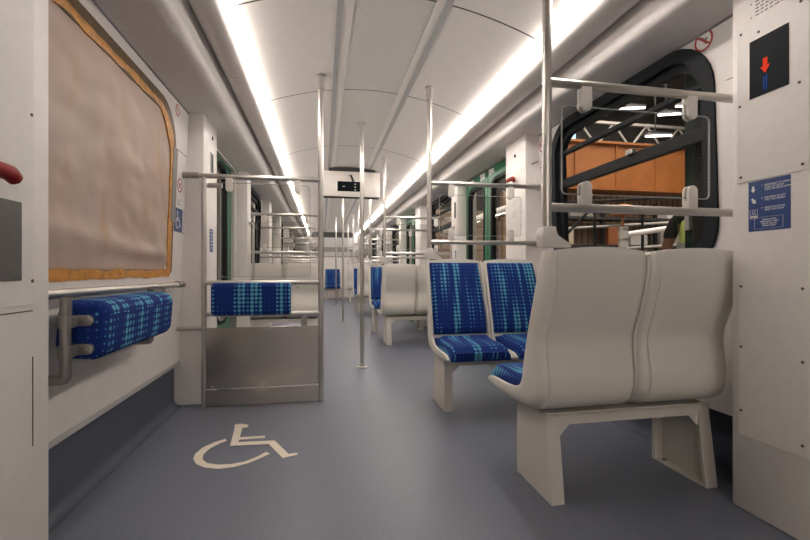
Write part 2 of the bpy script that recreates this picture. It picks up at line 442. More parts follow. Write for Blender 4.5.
# light lines: glowing strip and the round tube below it, in lengths
def light_line(xs, xt, rt, label):
    t = thing('ceiling_light', label, 'light', (xt, 6, 2.2))
    bm = BM()     # half-round glowing strip
    prof = [(xs[0], 2.150)] + [((xs[0] + xs[1]) / 2 - (xs[1] - xs[0]) / 2 * math.cos(q), 2.137 - .033 * math.sin(q)) for q in [k * PI / 10 for k in range(11)]] + [(xs[1], 2.150)]
    for a, b in ((1.25, Y1 - .02), (Y0 + .02, -.6)):
        bm = BM(); prism(bm, prof, 'y', a, b); obj('light_strip', bm, 'strip_light', t)
    js = [Y0 + .02, -5.2, -2.8, -.6, 1.0, 2.75, 4.50, 6.25, 8.0, 9.75, 11.5, Y1 - .02]
    for a, b in zip(js, js[1:]):
        bm = BM()
        prism(bm, [(xt + rt * math.cos(q), 2.126 + .056 * math.sin(q)) for q in [k * PI / 10 for k in range(20)]], 'y', a + .003, b - .003)
        obj('tube_cover', bm, 'fascia_paint', t, True)
    for y in js[1:-1]:
        bm = BM(); prism(bm, [(xt + (rt - .004) * math.cos(q), 2.126 + .052 * math.sin(q)) for q in [k * PI / 10 for k in range(20)]], 'y', y - .006, y + .006)
        obj('joint', bm, 'groove', t, True)
light_line((-.408, -.438), -.514, .076, 'long glowing ceiling light line above the paper covered window side')
light_line((1.133, 1.185), 1.294, .102, 'long glowing ceiling light line above the double seats beside the green doors')

# door pillars
PZ = [(1.04, 1.395), (3.10, 3.47), (4.82, 5.05), (6.75, 7.12), (8.47, 8.70), (10.40, 10.77), (12.12, 12.35), (-.62, -.30)]
for a, b in PZ:
    yb = 1.432 if abs(b - 1.395) < 1e-6 else b
    struct('pillar', box(BM(), WL - .06, LPIL, a, yb, 0, 2.02, .012), 'wall_paint', True)
    struct('pillar', box(BM(), RPIL + (.005 if b < 1.5 else 0), WR + (.03 if b < 1.5 else .06), a, b, 0, 1.975, .012), 'wall_paint', True)

# sliding doors
def door(n, x, ya, yb, out, mid=None, m=((.085, .085), (.085, .085)), wt=1.81):
    mid = mid or (ya + yb) / 2
    d = bpy.data.objects.new('door_%d' % n, None); COL.objects.link(d); d.location = (x, (ya + yb) / 2, 0); d['kind'] = 'structure'
    ROOT[d.name] = Vector(d.location)
    for k in range(2):
        a, b = ((ya + .008, mid - .008), (mid + .008, yb - .008))[k]; ma, mb = m[k]
        bm = BM()
        holed_panel(bm, (a, b, .02, 1.93), rrect(a + ma, b - mb, .42, wt, .12), 'x', x, x + .04 * out)
        lf = obj('door_leaf', bm, 'door_green', d)
        bm = BM(); ring(bm, rrect(a + ma - .013, b - mb + .013, .407, wt + .013, .13), rrect(a + ma + .02, b - mb - .02, .44, wt - .02, .11), 'x', x - .006 * out, x + .046 * out)
        obj('window_seal', bm, 'rubber', lf)
        bm = BM(); prism(bm, rrect(a + ma + .015, b - mb - .015, .435, wt - .015, .11), 'x', x + .014 * out, x + .020 * out)
        obj('window_pane', bm, 'window_glass', lf)
    bm = BM(); box(bm, min(x, x + .05 * out), max(x, x + .05 * out), mid - .010, mid + .010, .02, 1.93)
    obj('rubber_edge', bm, 'rubber', d)
    bm = BM(); box(bm, min(x, x + .05 * out), max(x, x + .05 * out), ya, yb, 1.925, 1.945); obj('door_rail', bm, 'gap_dark', d)
    bm = BM(); box(bm, min(x - .1 * out, x + .05 * out), max(x - .1 * out, x + .05 * out), ya, yb, .0005, .018); obj('sill', bm, 'steel_dark', d)
    return d
n = 1
DOORS = {}
for (a, b) in [(3.47, 4.82), (7.12, 8.47), (10.77, 12.12), (-.30, 1.04)]:
    DOORS[n] = door(n, 1.66, a, b, 1); n += 1
    if n == 2:      # this door's leaf does not close up to the far pillar; a grey post fills the rest
        DOORS[n] = door(n, -.92, a, b - .12, -1, 3.97, ((.085, .085), (.085, .21)), 1.89)
        obj('door_post', box(BM(), -.965, -.89, b - .12, b, .0, 1.95), 'leg_paint', DOORS[n])
    else: DOORS[n] = door(n, -.92, a, b, -1)
    n += 1

# windows
def window(n, x, ya, yb, out, bars=False, zt=1.95):
    LEAN[0] = -LK * out
    w = bpy.data.objects.new('window_%d' % n, None); COL.objects.link(w); w.location = (x, (ya + yb) / 2, .885); w['kind'] = 'structure'
    ROOT[w.name] = Vector(w.location)
    o = rrect(ya - .004, yb + .004, .881, zt + .004, .244); i = rrect(ya + .055, yb - .055, .94, zt - .055, .19)
    bm = BM(); ring(bm, o, i, 'x', x - .012 * out, x + .055 * out); obj('rubber_frame', bm, 'rubber', w, True)
    i2 = rrect(ya + .095, yb - .095, .98, zt - .095, .15); bm = BM(); ring(bm, i, i2, 'x', x + .022 * out, x + .06 * out); obj('inner_seal', bm, 'rubber', w, True)
    bm = BM(); prism(bm, rrect(ya + .05, yb - .05, .935, zt - .05, .19), 'x', x + .035 * out, x + .041 * out); obj('window_pane', bm, 'window_glass', w)
    if bars:
        bm = BM(); s = sorted((x + .012 * out, x + .05 * out)); box(bm, *s, ya + .06, yb - .06, 1.49, 1.555, .006); obj('transom', bm, 'rubber', w)
        bm = BM(); box(bm, *s, ya + .06, yb - .06, 1.725, 1.752, .004); obj('vent_bar', bm, 'rubber', w)
        bm = BM(); box(bm, *sorted((x - .006 * out, x + .02 * out)), (ya + yb) / 2 - .17, (ya + yb) / 2 - .11, 1.545, 1.575, .005); obj('vent_latch', bm, 'steel_dark', w)
    LEAN[0] = 0
    return w
window(1, WR, 1.575, 2.92, 1, True)
for k, (a, b) in enumerate(WZ[1:]):
    window(2 + 2 * k, WR, a + .16, b - .16, 1, True); window(3 + 2 * k, WL, a + .16, b - .16, -1, True)
window(8, WL - .055, 1.44, 2.885, -1, zt=1.885)

# ------------------------------------------------------------------ double seats
OUT = [(-.075, .972), (-.083, .92), (-.078, .85), (-.046, .73), (-.016, .64), (-.022, .56), (-.036, .48), (-.020, .405), (.035, .362), (.12, .342), (.25, .335), (.38, .337), (.47, .348), (.495, .365)]
INN = [(-.030, .972), (-.020, .93), (.005, .87), (.040, .77), (.075, .67), (.100, .59), (.120, .52), (.133, .462), (.165, .424), (.23, .408), (.31, .402), (.40, .400), (.465, .394), (.500, .374)]
def resample(P, n):
    out = []
    m = len(P) - 1
    for k in range(n + 1):
        t = m * k / n; i = min(int(t), m - 1); f = t - i
        p0, p1, p2, p3 = P[max(i - 1, 0)], P[i], P[i + 1], P[min(i + 2, m)]
        q = []
        for d in (0, 1):
            q.append(.5 * (2 * p1[d] + (p2[d] - p0[d]) * f + (2 * p0[d] - 5 * p1[d] + 4 * p2[d] - p3[d]) * f * f + (3 * p1[d] - p0[d] - 3 * p2[d] + p3[d]) * f ** 3))
        out.append(tuple(q))
    return out
def seat_shell(bm, cx, hw):
    n = 44
    Oa, Ia = resample(OUT, n), resample(INN, n)
    # cross-section: (x factor, mix from outer to inner)
    half = [(0, 0), (.30, 0), (.58, .0), (.81, .0), (.822, .07), (.87, .10), (.93, .16), (.975, .32), (1.0, .55), (1.0, .80), (.985, .95), (.955, 1.0), (.925, .985)]
    rec = [(.905, .80), (.6, .78), (0, .78)]
    sec = [(x, k) for x, k in half] + rec
    full = [(-x, k) for x, k in reversed(half[1:])] + half + rec[:-1] + [rec[-1]] + [(-x, k) for x, k in reversed(rec[:-1])]
    rows = []
    for j in range(n + 1):
        o, i = Vector(Oa[j]), Vector(Ia[j]); d = i - o
        t = j / n
        top = max(0, 1 - t / .09)
        wq = hw * (1 - .035 * top * top) * (1 - .02 * max(0, (t - .9) / .1))
        row = []
        for x, k in full:
            kk = k
            if abs(k - .78) < .03 and abs(x) <= .91: kk = 1 - .022 / max(d.length, .03)
            p = o + d * kk
            z = p.y + .018 * top * (1 - x * x)
            y = p.x
            if k < .3 and t < .12:                        # slight lip round the top of the back
                lip = 1 if t < .045 else max(0, 1 - (t - .045) / .012)
                y -= .006 * lip
            row.append(bm.verts.new((cx + x * wq, y, z)))
        rows.append(row)
    m = len(full)
    for A, B in zip(rows, rows[1:]):
        for k in range(m): bm.faces.new((A[k], A[(k + 1) % m], B[(k + 1) % m], B[k]))
    bm.faces.new(rows[0][::-1]); bm.faces.new(rows[-1])
def pad(name, prof, cx, hw, th, parent, nu=22, rnd=.05, wtop=1.0):
    """upholstered pad following a (y,z) profile; u across, v along the profile"""
    n = len(prof) - 1
    ln = [0]
    for a, b in zip(prof, prof[1:]): ln.append(ln[-1] + math.hypot(b[0] - a[0], b[1] - a[1]))
    bm = BM(); uvl = bm.loops.layers.uv.new('UVMap'); co = {}
    top = []; bot = []
    for j in range(n + 1):
        a, b = prof[max(j - 1, 0)], prof[min(j + 1, n)]
        tx, tz = b[0] - a[0], b[1] - a[1]; l = math.hypot(tx, tz); ny, nz = -tz / l, tx / l
        rt, rb = [], []
        f = j / n
        w = hw * (wtop + (1 - wtop) * min(1, f * 1.5))
        for i in range(nu + 1):
            s = -1 + 2 * i / nu
            s = math.copysign(1 - (1 - abs(s)) ** 1.5, s)
            ex = (1 - abs(s)) * hw; ey = min(ln[j], ln[-1] - ln[j])
            q = 1.0
            for e in (ex, ey):
                g = min(1, e / rnd); q *= math.sqrt(max(0, 1 - (1 - g) ** 2)) * .9 + .1
            h = th * q
            v = bm.verts.new((cx + s * w, prof[j][0] + ny * h, prof[j][1] + nz * h)); co[v] = (s * hw, ln[j]); rt.append(v)
            v = bm.verts.new((cx + s * w, prof[j][0] - ny * .008, prof[j][1] - nz * .008)); co[v] = (s * hw, ln[j]); rb.append(v)
        top.append(rt); bot.append(rb)
    for j in range(n):
        for i in range(nu):
            bm.faces.new((top[j][i], top[j][i + 1], top[j + 1][i + 1], top[j + 1][i]))
            bm.faces.new((bot[j][i], bot[j + 1][i], bot[j + 1][i + 1], bot[j][i + 1]))
    for j in range(n):
        for i in (0, nu): bm.faces.new((top[j][i], bot[j][i], bot[j + 1][i], top[j + 1][i]))
    for i in range(nu):
        for j in (0, n): bm.faces.new((top[j][i], top[j][i + 1], bot[j][i + 1], bot[j][i]))
    for f in bm.faces:
        for lp in f.loops:
            a = co[lp.vert]; lp[uvl].uv = (a[0] + cx * 1.7 + 3, a[1] + cx + 2)
    return obj(name, bm, 'moquette', parent, True)
def make_seat(label, loc, n=2, name='double_seat', hw=.2145):
    t = thing(name, label, 'seat', (0, 0, 0), 'passenger seats')
    cs = [-.217, .217] if n == 2 else [0]
    Ip = resample(INN, 44)
    back = [(p[0] - .012, p[1] - .004) for p in Ip[1:24]]; seatp = [(p[0], p[1] - .012) for p in Ip[24:43]]
    for c in cs:
        bm = BM(); seat_shell(bm, c, hw); sh = obj('seat_shell', bm, 'seat_plastic', t, True)
        bk = pad('back_cushion', [(p[0] , p[1]) for p in back], c, hw * .885, .024, sh, wtop=.95)
        fr = seatp + [(.503, .372), (.508, .360)]
        pad('seat_cushion', fr, c, hw * .885, .066, sh)
    e = hw + abs(cs[0])
    # cross beams with gussets
    bm = BM()
    x0, x1 = -e + .065, e - .045
    prism(bm, [(x0, .34), (x0, .25), (x0 + .062, .25), (x0 + .10, .292), (x1 - .10, .292), (x1 - .062, .25), (x1, .25), (x1, .34)], 'y', .042, .056)
    prism(bm, [(x0, .34), (x0, .25), (x0 + .062, .25), (x0 + .10, .292), (x1 - .10, .292), (x1 - .062, .25), (x1, .25), (x1, .34)], 'y', .284, .298)
    box(bm, x0, x1, .042, .298, .328, .3345)
    obj('seat_frame', bm, 'leg_paint', t)
    def leg(xa, xb, plate):
        bm = BM()
        # rear flange, front flange, side plate with sloping sides
        prism(bm, [(0, 0), (.016, 0), (.060, .327), (.044, .327)], 'x', xa, xb)
        prism(bm, [(.284, 0), (.30, 0), (.298, .327), (.284, .327)], 'x', xa, xb)
        pa, pb = (xa, xa + .008) if plate < 0 else (xb - .008, xb)
        prism(bm, [(.008, 0), (.292, 0), (.290, .327), (.052, .327)], 'x', pa, pb)
        prism(bm, [(.008, 0), (.292, 0), (.292, .006), (.010, .006)], 'x', xa, xb)
        lg = obj('leg', bm, 'leg_paint', t)
        bm = BM(); lathe(bm, [(.010, 0), (.010, .006), (.004, .010)], ((xa + xb) / 2, .255, .006), seg=10); obj('floor_bolt', bm, 'steel_dark', lg)
    leg(x0, x0 + .055, -1); leg(x1 - .055, x1, 1)
    if n == 2:
        oo, ii = resample(OUT, 44), resample(INN, 44)
        sd = [(a[0] * .78 + b[0] * .22, a[1] * .78 + b[1] * .22) for a, b in zip(oo, ii)][1:40]; se = [(a[0] * .3 + b[0] * .7, a[1] * .3 + b[1] * .7) for a, b in zip(oo, ii)][1:40]
        bm = BM(); rows = [[bm.verts.new((x, q[0], q[1])) for x, q in ((-.0055, a), (.0055, a), (.0055, b), (-.0055, b))] for a, b in zip(sd, se)]
        for A, B in zip(rows, rows[1:]):
            for k in range(4): bm.faces.new((A[k], A[(k + 1) % 4], B[(k + 1) % 4], B[k]))
        bm.faces.new(rows[0]); bm.faces.new(rows[-1][::-1]); obj('joint_strip', bm, 'seat_plastic', t)
    t.location = loc
    return t
seat0 = make_seat('nearest double seat, large pale plastic backs turned to the viewer', (1.230, 1.51, 0))
R = [((1.155, 2.95, 0), PI, 'blue dotted double seat facing the viewer, opposite the nearest pale seat back'),
     ((1.14, 5.15, 0), 0, 'second pale double seat back from the front on the green door side'),
     ((1.14, 6.60, 0), PI, 'double seat with blue cushions just showing past the second pale seat back'),
     ((1.14, 8.80, 0), 0, 'third pale double seat back from the front on the green door side'),
     ((1.14, 10.25, 0), PI, 'far double seat whose blue cushion shows as a narrow sliver beyond the third back'),
     ((1.14, 12.45, 0), 0, 'farthest pale double seat back, near the end wall'),
     ((-.44, 5.15, 0), 0, 'pale double seat seen from behind through the glass of the steel partition')]
for loc, rz, lb in R:
    dup(seat0, loc, rz, lb)
s1 = make_seat('single blue seat standing alone before the end wall', (.335, 14.0, 0), 1, 'single_seat', .235)
s1.rotation_euler = (0, 0, PI); s1.scale = (1.12, 1.12, 1.0)

# ------------------------------------------------------------------ poles, rails, glass screens
def pole_mesh(bm, x, y, z0, z1, r): return cyl(bm, (x, y, z0), (x, y, z1), r, 18)
def collar(x, y, zt, parent, r=.025, ln=.095):
    bm = BM(); lathe(bm, [(r + .008, 0), (r + .008, -.008), (r, -.012), (r, -ln), (r - .004, -ln - .003)], (x, y, zt), seg=20)
    return obj('ceiling_collar', bm, 'steel', parent, True)
def clamp(x, y, z, up, parent):
    """clip of two rounded jaws holding the glass edge; up=+1 stands on a rail, -1 hangs from it"""
    bm = BM()
    w, h = .021, .092
    for a, b in ((-.017, -.0045), (.0045, .017)):
        lp = [(x - w, z), (x + w, z)] + [(x + w * math.cos(q), z + up * (h - w) + up * w * math.sin(q)) for q in [k * PI / 8 for k in range(9)]]
        prism(bm, lp, 'y', y + a, y + b, .002)
    box(bm, x - w, x + w, y - .0045, y + .0045, min(z, z + up * .03), max(z, z + up * .03))
    return obj('clamp', bm, 'clamp_paint', parent, True)
def screen(px, wx, y, zt, zb, label, first=False, gl=None, cx=None):
    s = 1 if wx > px else -1
    t = thing('glass_screen', label, 'screen', (px, y, 1.0), 'glass screens on steel rails')
    zc = vault(px)
    bm = BM(); pole_mesh(bm, px, y, 1.03, zc - .004, .0175); p = obj('pole', bm, 'steel', t, True)
    collar(px, y, zc, t)
    bm = BM(); prism(bm, [(px - .024, 1.065), (px + .024, 1.065), (px + .026, 1.03), (px + .085, 1.0), (px + .085, .987), (px - .030, .987), (px - .030, 1.03)] if s > 0 else
                     [(px + .024, 1.065), (px - .024, 1.065), (px - .026, 1.03), (px - .085, 1.0), (px - .085, .987), (px + .030, .987), (px + .030, 1.03)], 'y', y - .026, y + .026, .004)
    obj('pole_foot', bm, 'clamp_paint', t, True)
    for z in (zt, zb):
        bm = BM(); cyl(bm, (px, y, z), (wx, y, z), .0165, 16); r = obj('rail', bm, 'steel', t, True)
        if y < 2: continue
        bm = BM(); cyl(bm, (wx - s * .11, y, z), (wx, y, z), .021, 16); cyl(bm, (wx - s * .008, y, z), (wx, y, z), .028, 16); obj('rail_end', bm, 'steel', r, True)
    g0, g1 = gl or (px + s * .075, px + s * .72)
    lo, hi = sorted((g0, g1))
    bm = BM(); prism(bm, rrect(lo, hi, zb + .052, zt - .082, .02, 4), 'y', y - .004, y + .004); g = obj('glass_panel', bm, 'pane_glass', t)
    bm = BM(); ring(bm, rrect(lo - .0015, hi + .0015, zb + .0505, zt - .0805, .0215, 4), rrect(lo + .002, hi - .002, zb + .054, zt - .084, .018, 4), 'y', y - .0035, y + .0035)
    obj('glass_edge', bm, 'edge_glass', g)
    for c in cx or (px + s * .165, px + s * .635):
        clamp(c, y, zt - .010, -1, t); clamp(c, y, zb + .010, 1, t)
    return t
screen(.824, 1.68, 1.475, 1.605, 1.138, 'nearest glass screen between two steel rails, before the big workshop window', gl=(.884, 1.537), cx=(.98, 1.447))
screen(.772, 1.645, 3.055, 1.545, 1.112, 'glass screen on steel rails in front of the pillar with the red knob')
ys = [(5.10, 'second'), (6.65, 'third'), (8.75, 'fourth'), (10.30, 'fifth'), (12.40, 'sixth')]
for y, w in ys:
    screen(.735, 1.66, y, 1.545, 1.112, 'glass screen on rails, %s beyond the screen at the red knob pillar' % {'second': 'first', 'third': 'second', 'fourth': 'third', 'fifth': 'fourth', 'sixth': 'fifth'}[w])
for y, w in ys[:4]:
    screen(-.005, -.925, y, 1.545, 1.112, 'glass screen on rails, %s seen through the steel partition' % {'second': 'first', 'third': 'second', 'fourth': 'third', 'fifth': 'fourth'}[w])

# free poles in the aisle
for (x, y), lb in zip([(.368, 4.035), (.364, 7.66), (.36, 11.3)], ['nearest steel pole standing free in the middle of the aisle', 'second free steel pole in the aisle, beyond the hanging sign', 'farthest free steel pole in the aisle near the end wall']):
    t = thing('grab_pole', lb, 'pole', (x, y, 0), 'free aisle poles')
    bm = BM(); pole_mesh(bm, x, y, .004, vault(x) - .004, .0185); obj('pole', bm, 'steel', t, True)
    bm = BM(); lathe(bm, [(.052, 0), (.052, .005), (.034, .010), (.026, .014), (.026, .03), (.020, .034)], (x, y, 0), seg=24); obj('base_flange', bm, 'steel', t, True)
    bm = BM(); lathe(bm, [(.042, 0), (.042, -.008), (.024, -.012), (.024, -.025)], (x, y, vault(x)), seg=20); obj('ceiling_flange', bm, 'steel', t, True)

# ------------------------------------------------------------------ steel partition with perch pad
PY = 3.03
t = thing('glazed_partition', 'steel and glass partition with blue dotted perch pad left of the aisle', 'partition', (-.38, PY, 0))
bm = BM(); pole_mesh(bm, -.008, PY, 0, vault(-.008) - .003, .0185); obj('pole', bm, 'steel', t, True)
collar(-.008, PY, vault(-.008), t, .027, .10)
bm = BM(); pole_mesh(bm, -.762, PY, 0, 1.525, .016); obj('side_post', bm, 'steel', t, True)
for z, x0, x1, r in ((1.527, -.935, -.008, .0165), (.822, -.76, .004, .015), (.612, -.76, .004, .0145)):
    bm = BM(); cyl(bm, (x0, PY, z), (x1, PY, z), r, 16); rl = obj('rail', bm, 'steel', t, True)
    if z > 1:
        bm = BM(); cyl(bm, (x0 + .02, PY, z), (x0 + .14, PY, z), .021, 16); obj('rail_sleeve', bm, 'steel_dark', rl, True)
bm = BM(); cyl(bm, (-.935, PY, .525), (-.75, PY, .525), .015, 16); obj('side_rail', bm, 'steel', t, True)
bm = BM(); cyl(bm, (-.760, PY + .05, 1.475), (-.66, PY + .05, 1.475), .017, 14); cyl(bm, (-.760, PY, 1.475), (-.760, PY + .05, 1.475), .014, 12); obj('stub', bm, 'steel', t, True)
bm = BM(); box(bm, -.762, -.012, PY - .009, PY + .009, .122, .525, .002); obj('steel_panel', bm, 'steel_sheet', t)
bm = BM(); box(bm, -.762, -.012, PY - .012, PY + .012, .004, .115, .002); kp = obj('kick_panel', bm, 'steel_sheet', t)
bm = BM()
for x in (-.71, -.38, -.05): lathe(bm, [(.007, 0), (.007, -.003), (.003, -.005)], (x, PY - .009, .137), 'y', 10)
obj('panel_screws', bm, 'steel_dark', t)
bm = BM(); box(bm, -.60, -.56, PY - .006, PY + .006, .52, .61); box(bm, -.14, -.10, PY - .006, PY + .006, .52, .61); obj('panel_brackets', bm, 'steel_dark', t)
bm = BM(); prism(bm, rrect(-.66, -.078, .86, 1.487, .02, 4), 'y', PY - .004, PY + .004); g = obj('glass_panel', bm, 'pane_glass', t)
bm = BM(); ring(bm, rrect(-.6615, -.0765, .8585, 1.4885, .0215, 4), rrect(-.658, -.080, .862, 1.485, .018, 4), 'y', PY - .0035, PY + .0035); obj('glass_edge', bm, 'edge_glass', g)
for x in (-.605, -.165): clamp(x, PY, 1.517, -1, t)
bm = BM(); lathe(bm, [(.012, 0), (.012, -.02), (.006, -.024)], (-.155, PY - .012, .79), 'y', 14); obj('rail_button', bm, 'steel', t, True)
def roll_pad(name, a0, a1, along, parent, c, hw, hh, rnd, tilt=0, uo=0):
    """block cushion with rounded long edges and ends; runs along x or y"""
    bm = BM(); uvl = bm.loops.layers.uv.new('UVMap'); n = 36
    lp = rrect(-hw, hw, -hh, hh, rnd, 7); m = len(lp)
    per = [0]
    for k in range(m): q, w = lp[k], lp[(k + 1) % m]; per.append(per[-1] + math.hypot(q[0] - w[0], q[1] - w[1]))
    st = [(0, .90), (.004, .96), (.010, .99), (.03, 1)] if along == 'x' else [(0, .72), (.006, .86), (.016, .95), (.03, 1)]
    ts = [(a0 + s, k) for s, k in st] + [(a0 + .03 + (a1 - a0 - .06) * k / n, 1) for k in range(1, n)] + [(a1 - s, k) for s, k in reversed(st)]
    rows = []
    for tt, k in ts:
        row = []
        for j, p in enumerate(lp):
            u = p[0] * (1 - (1 - k) * .6); v = p[1] * k
            u, v = u * math.cos(tilt) - v * math.sin(tilt), u * math.sin(tilt) + v * math.cos(tilt)
            row.append(bm.verts.new((tt, c[0] + u, c[1] + v) if along == 'x' else (c[0] + u, tt, c[1] + v)))
        rows.append((tt, row))
    for (ta, A), (tb, B) in zip(rows, rows[1:]):
        for j in range(m):
            f = bm.faces.new((A[j], A[(j + 1) % m], B[(j + 1) % m], B[j]))
            for lpv, uvw in zip(f.loops, ((ta, per[j]), (ta, per[j + 1]), (tb, per[j + 1]), (tb, per[j]))): lpv[uvl].uv = (uvw[0] + uo, uvw[1] + 5)
    for r in (rows[0][1][::-1], rows[-1][1]):
        f = bm.faces.new(r)
        for lpv in f.loops:
            co = lpv.vert.co; lpv[uvl].uv = ((co.y if along == 'x' else co.x) + 3.3, co.z)
    return obj(name, bm, 'moquette', parent, True)
roll_pad('perch_pad', -.700, -.205, 'x', t, (PY - .05, .716), .038, .107, .032, 0, 6)

# ------------------------------------------------------------------ left wall: papered window, rail, folding perch
LEAN[0] = LK
t = thing('masking_sheet', 'brown masking paper taped over the window beside the blue perch', 'covering', (WL, 2.33, .885))
def sheet():
    bm = BM(); nu, nv = 60, 44
    ya, yb, za, zb = 1.44, 2.825, .895, 1.825
    rows = []
    for j in range(nv + 1):
        row = []
        for i in range(nu + 1):
            y = ya + (yb - ya) * i / nu; z = za + (zb - za) * j / nv
            dy, dz = yb - y, zb - z                    # clip the far top corner
            R_ = .27
            if dy < R_ and dz < R_:
                q = math.hypot(R_ - dy, R_ - dz)
                if q > R_: y = yb - R_ + (R_ - dy) * R_ / q; z = zb - R_ + (R_ - dz) * R_ / q
            e = min(1, min(yb - y, z - za, zb - z, max(.0, y - ya)) / .14)
            n1 = noise.noise((y * 2.2, z * 2.6, 1.7)); n2 = noise.noise((y * 9, z * 4 + y * 3, 4.1)); n3 = abs(noise.noise((y * 3.5 - z * 1.5, z * 7 + y * 2.0, 9.2)))
            fold = .012 * math.exp(-((z - (1.05 - .06 * (y - 1.7))) / .04) ** 2) + .009 * math.exp(-((z - (.985 + .05 * (y - 2.2) ** 2)) / .03) ** 2)
            row.append(bm.verts.new((WL - .004 + max(-.003, .014 * n1 + .006 * n2 + .014 * n3 + fold) * e, y, z)))
        rows.append(row)
    for A, B in zip(rows, rows[1:]):
        for i in range(nu): bm.faces.new((A[i], A[i + 1], B[i + 1], B[i]))
    bmesh.ops.remove_doubles(bm, verts=bm.verts, dist=.0004)
    return bm
o = obj('paper', sheet(), 'paper', t, True); md = o.modifiers.new('thickness', 'SOLIDIFY'); md.thickness = .0015
def ragged(lp, amp, seed):
    out = []
    for k, p in enumerate(lp):
        d = amp * noise.noise((p[0] * 9, p[1] * 9, seed)); out.append((p[0] + d, p[1] + d))
    return out
cy, cz = 2.2, 1.4
def inset(lp, near, far, top, bot):
    return [(p[0] - (far if p[0] > cy else near) * max(-1, min(1, (p[0] - cy) / .5)), p[1] - (top if p[1] > cz else bot) * max(-1, min(1, (p[1] - cz) / .35))) for p in lp]
base = dense(rrect(1.44, 2.852, .866, 1.848, .25, 10, (.27, .02, .02, .03)))
bm = BM(); ring(bm, ragged(base, .010, 3), ragged(inset(base, .03, .060, .035, .040), .016, 8), 'x', WL - .006, WL + .003); obj('tape', bm, 'tape', t)
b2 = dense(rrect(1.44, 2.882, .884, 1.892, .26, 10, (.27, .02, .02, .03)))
bm = BM(); ring(bm, b2, ragged(inset(b2, .03, .028, .085, .02), .004, 5), 'x', WL - .004, WL + .0018); obj('shaded_tape', bm, 'tape_shaded', t, label='tape with painted-in shade along the top of the sheet')
bm = BM(); box(bm, WL - .004, WL + .006, 2.825, 2.90, 1.20, 1.66); obj('bare_frame', bm, 'frame_grey', t, label='grey strip of bare window frame')

LEAN[0] = 0
t = thing('wall_rail', 'horizontal steel handrail on the wall under the papered window', 'rail', (-.87, 2.3, .825))
bm = BM(); cyl(bm, (-.868, 1.425, .825), (-.868, 2.955, .815), .017, 16); obj('rail', bm, 'steel', t, True)
bm = BM(); tube(bm, elbow((-.868, 2.62, .82), (-.868, 2.62, .785), (WL, 2.62, .785), .02), .011, 12); obj('bracket', bm, 'steel', t, True)
bm = BM(); cyl(bm, (-.868, 2.83, .818), (-.868, 2.945, .8155), .0205, 16); obj('rail_sleeve', bm, 'steel_dark', t, True)

t = thing('wall_perch', 'blue dotted perch pad on steel brackets under the papered window', 'perch', (WL, 2.0, .55))
roll_pad('perch_pad', 1.615, 2.30, 'y', t, (-.795, .700), .076, .100, .045, math.radians(-4), 1.3)
post = tube(BM(), elbow((-.812, 1.57, .815), (-.812, 1.57, .548), (WL, 1.57, .548), .014), .0165, 16); p = obj('post', post, 'steel_dark', t, True)
for z in (.735, .640):
    bm = BM()
    lp = [(-.80, z - .018), (-.80, z + .018)] + [(-.765 + .018 * math.cos(q), z + .018 * math.sin(q)) for q in [PI / 2 - k * PI / 8 for k in range(9)]]
    prism(bm, lp, 'y', 1.598, 1.612, .002); cyl(bm, (-.812, 1.57, z - .019), (-.812, 1.57, z + .019), .023, 16); box(bm, -.825, -.79, 1.57, 1.612, z - .018, z + .018)
    st = obj('strap', bm, 'steel_dark', t, True)
    bm = BM(); lathe(bm, [(.006, 0), (.006, -.004), (.003, -.006)], (-.768, 1.598, z), 'y', 10); obj('bolt', bm, 'steel_dark', st)
post = tube(BM(), elbow((-.845, 2.36, .81), (-.845, 2.36, .548), (WL, 2.36, .548), .014), .016, 16); p = obj('post', post, 'steel_dark', t, True)
bm = BM(); box(bm, -.845, -.80, 2.285, 2.365, .62, .65); box(bm, -.845, -.80, 2.285, 2.365, .72, .75); obj('strap', bm, 'steel', p)

# ------------------------------------------------------------------ stickers and signs on the walls
def circle2(c, r, n=28): return [(c[0] + r * math.cos(2 * PI * k / n), c[1] + r * math.sin(2 * PI * k / n)) for k in range(n)]
def ban_sticker(x, side, y, z, r, label, pict):
    """round prohibition sticker on a side wall; side=+1 faces +x"""
    t = thing('prohibition_sticker', label, 'sticker', (x, y, z), 'prohibition stickers')
    f = x; d = .0008 * side; LEAN[0] = LK * side
    bm = BM(); prism(bm, circle2((y, z), r), 'x', f, f + d); obj('disc', bm, 'sign_white', t)
    bm = BM(); ring(bm, circle2((y, z), r), circle2((y, z), r * .80), 'x', f, f + 1.8 * d); obj('red_ring', bm, 'sign_red', t)
    bm = BM()
    if pict == 'smoke':
        box(bm, min(f, f + 1.4 * d), max(f, f + 1.4 * d), y - r * .5, y + r * .42, z - r * .10, z + r * .06)
        prism(bm, [(y - r * .45, z + r * .2), (y - r * .35, z + r * .45), (y - r * .15, z + r * .4), (y - r * .25, z + r * .2)], 'x', f, f + 1.4 * d)
    else:
        prism(bm, [(y - r * .5, z - r * .35), (y - r * .25, z - r * .5), (y + r * .1, z - r * .05), (y + r * .5, z + r * .3), (y + r * .3, z + r * .5), (y - r * .1, z + r * .15)], 'x', f, f + 1.4 * d)
        prism(bm, circle2((y - r * .3, z + r * .05), r * .14, 10), 'x', f, f + 1.4 * d)
    obj('pictogram', bm, 'print_grey', t)
    bm = BM(); a = math.radians(40) * (1 if side < 0 else -1)
    c, s = math.cos(a), math.sin(a)
    prism(bm, [(y + u * c - v * s, z + u * s + v * c) for u, v in ((-r * .85, -r * .09), (r * .85, -r * .09), (r * .85, r * .09), (-r * .85, r * .09))], 'x', f, f + 2.0 * d)
    obj('red_bar', bm, 'sign_red', t); LEAN[0] = 0
ban_sticker(WR, -1, 1.622, 1.922, .047, 'round red prohibition sticker above the near top corner of the workshop window', 'litter')
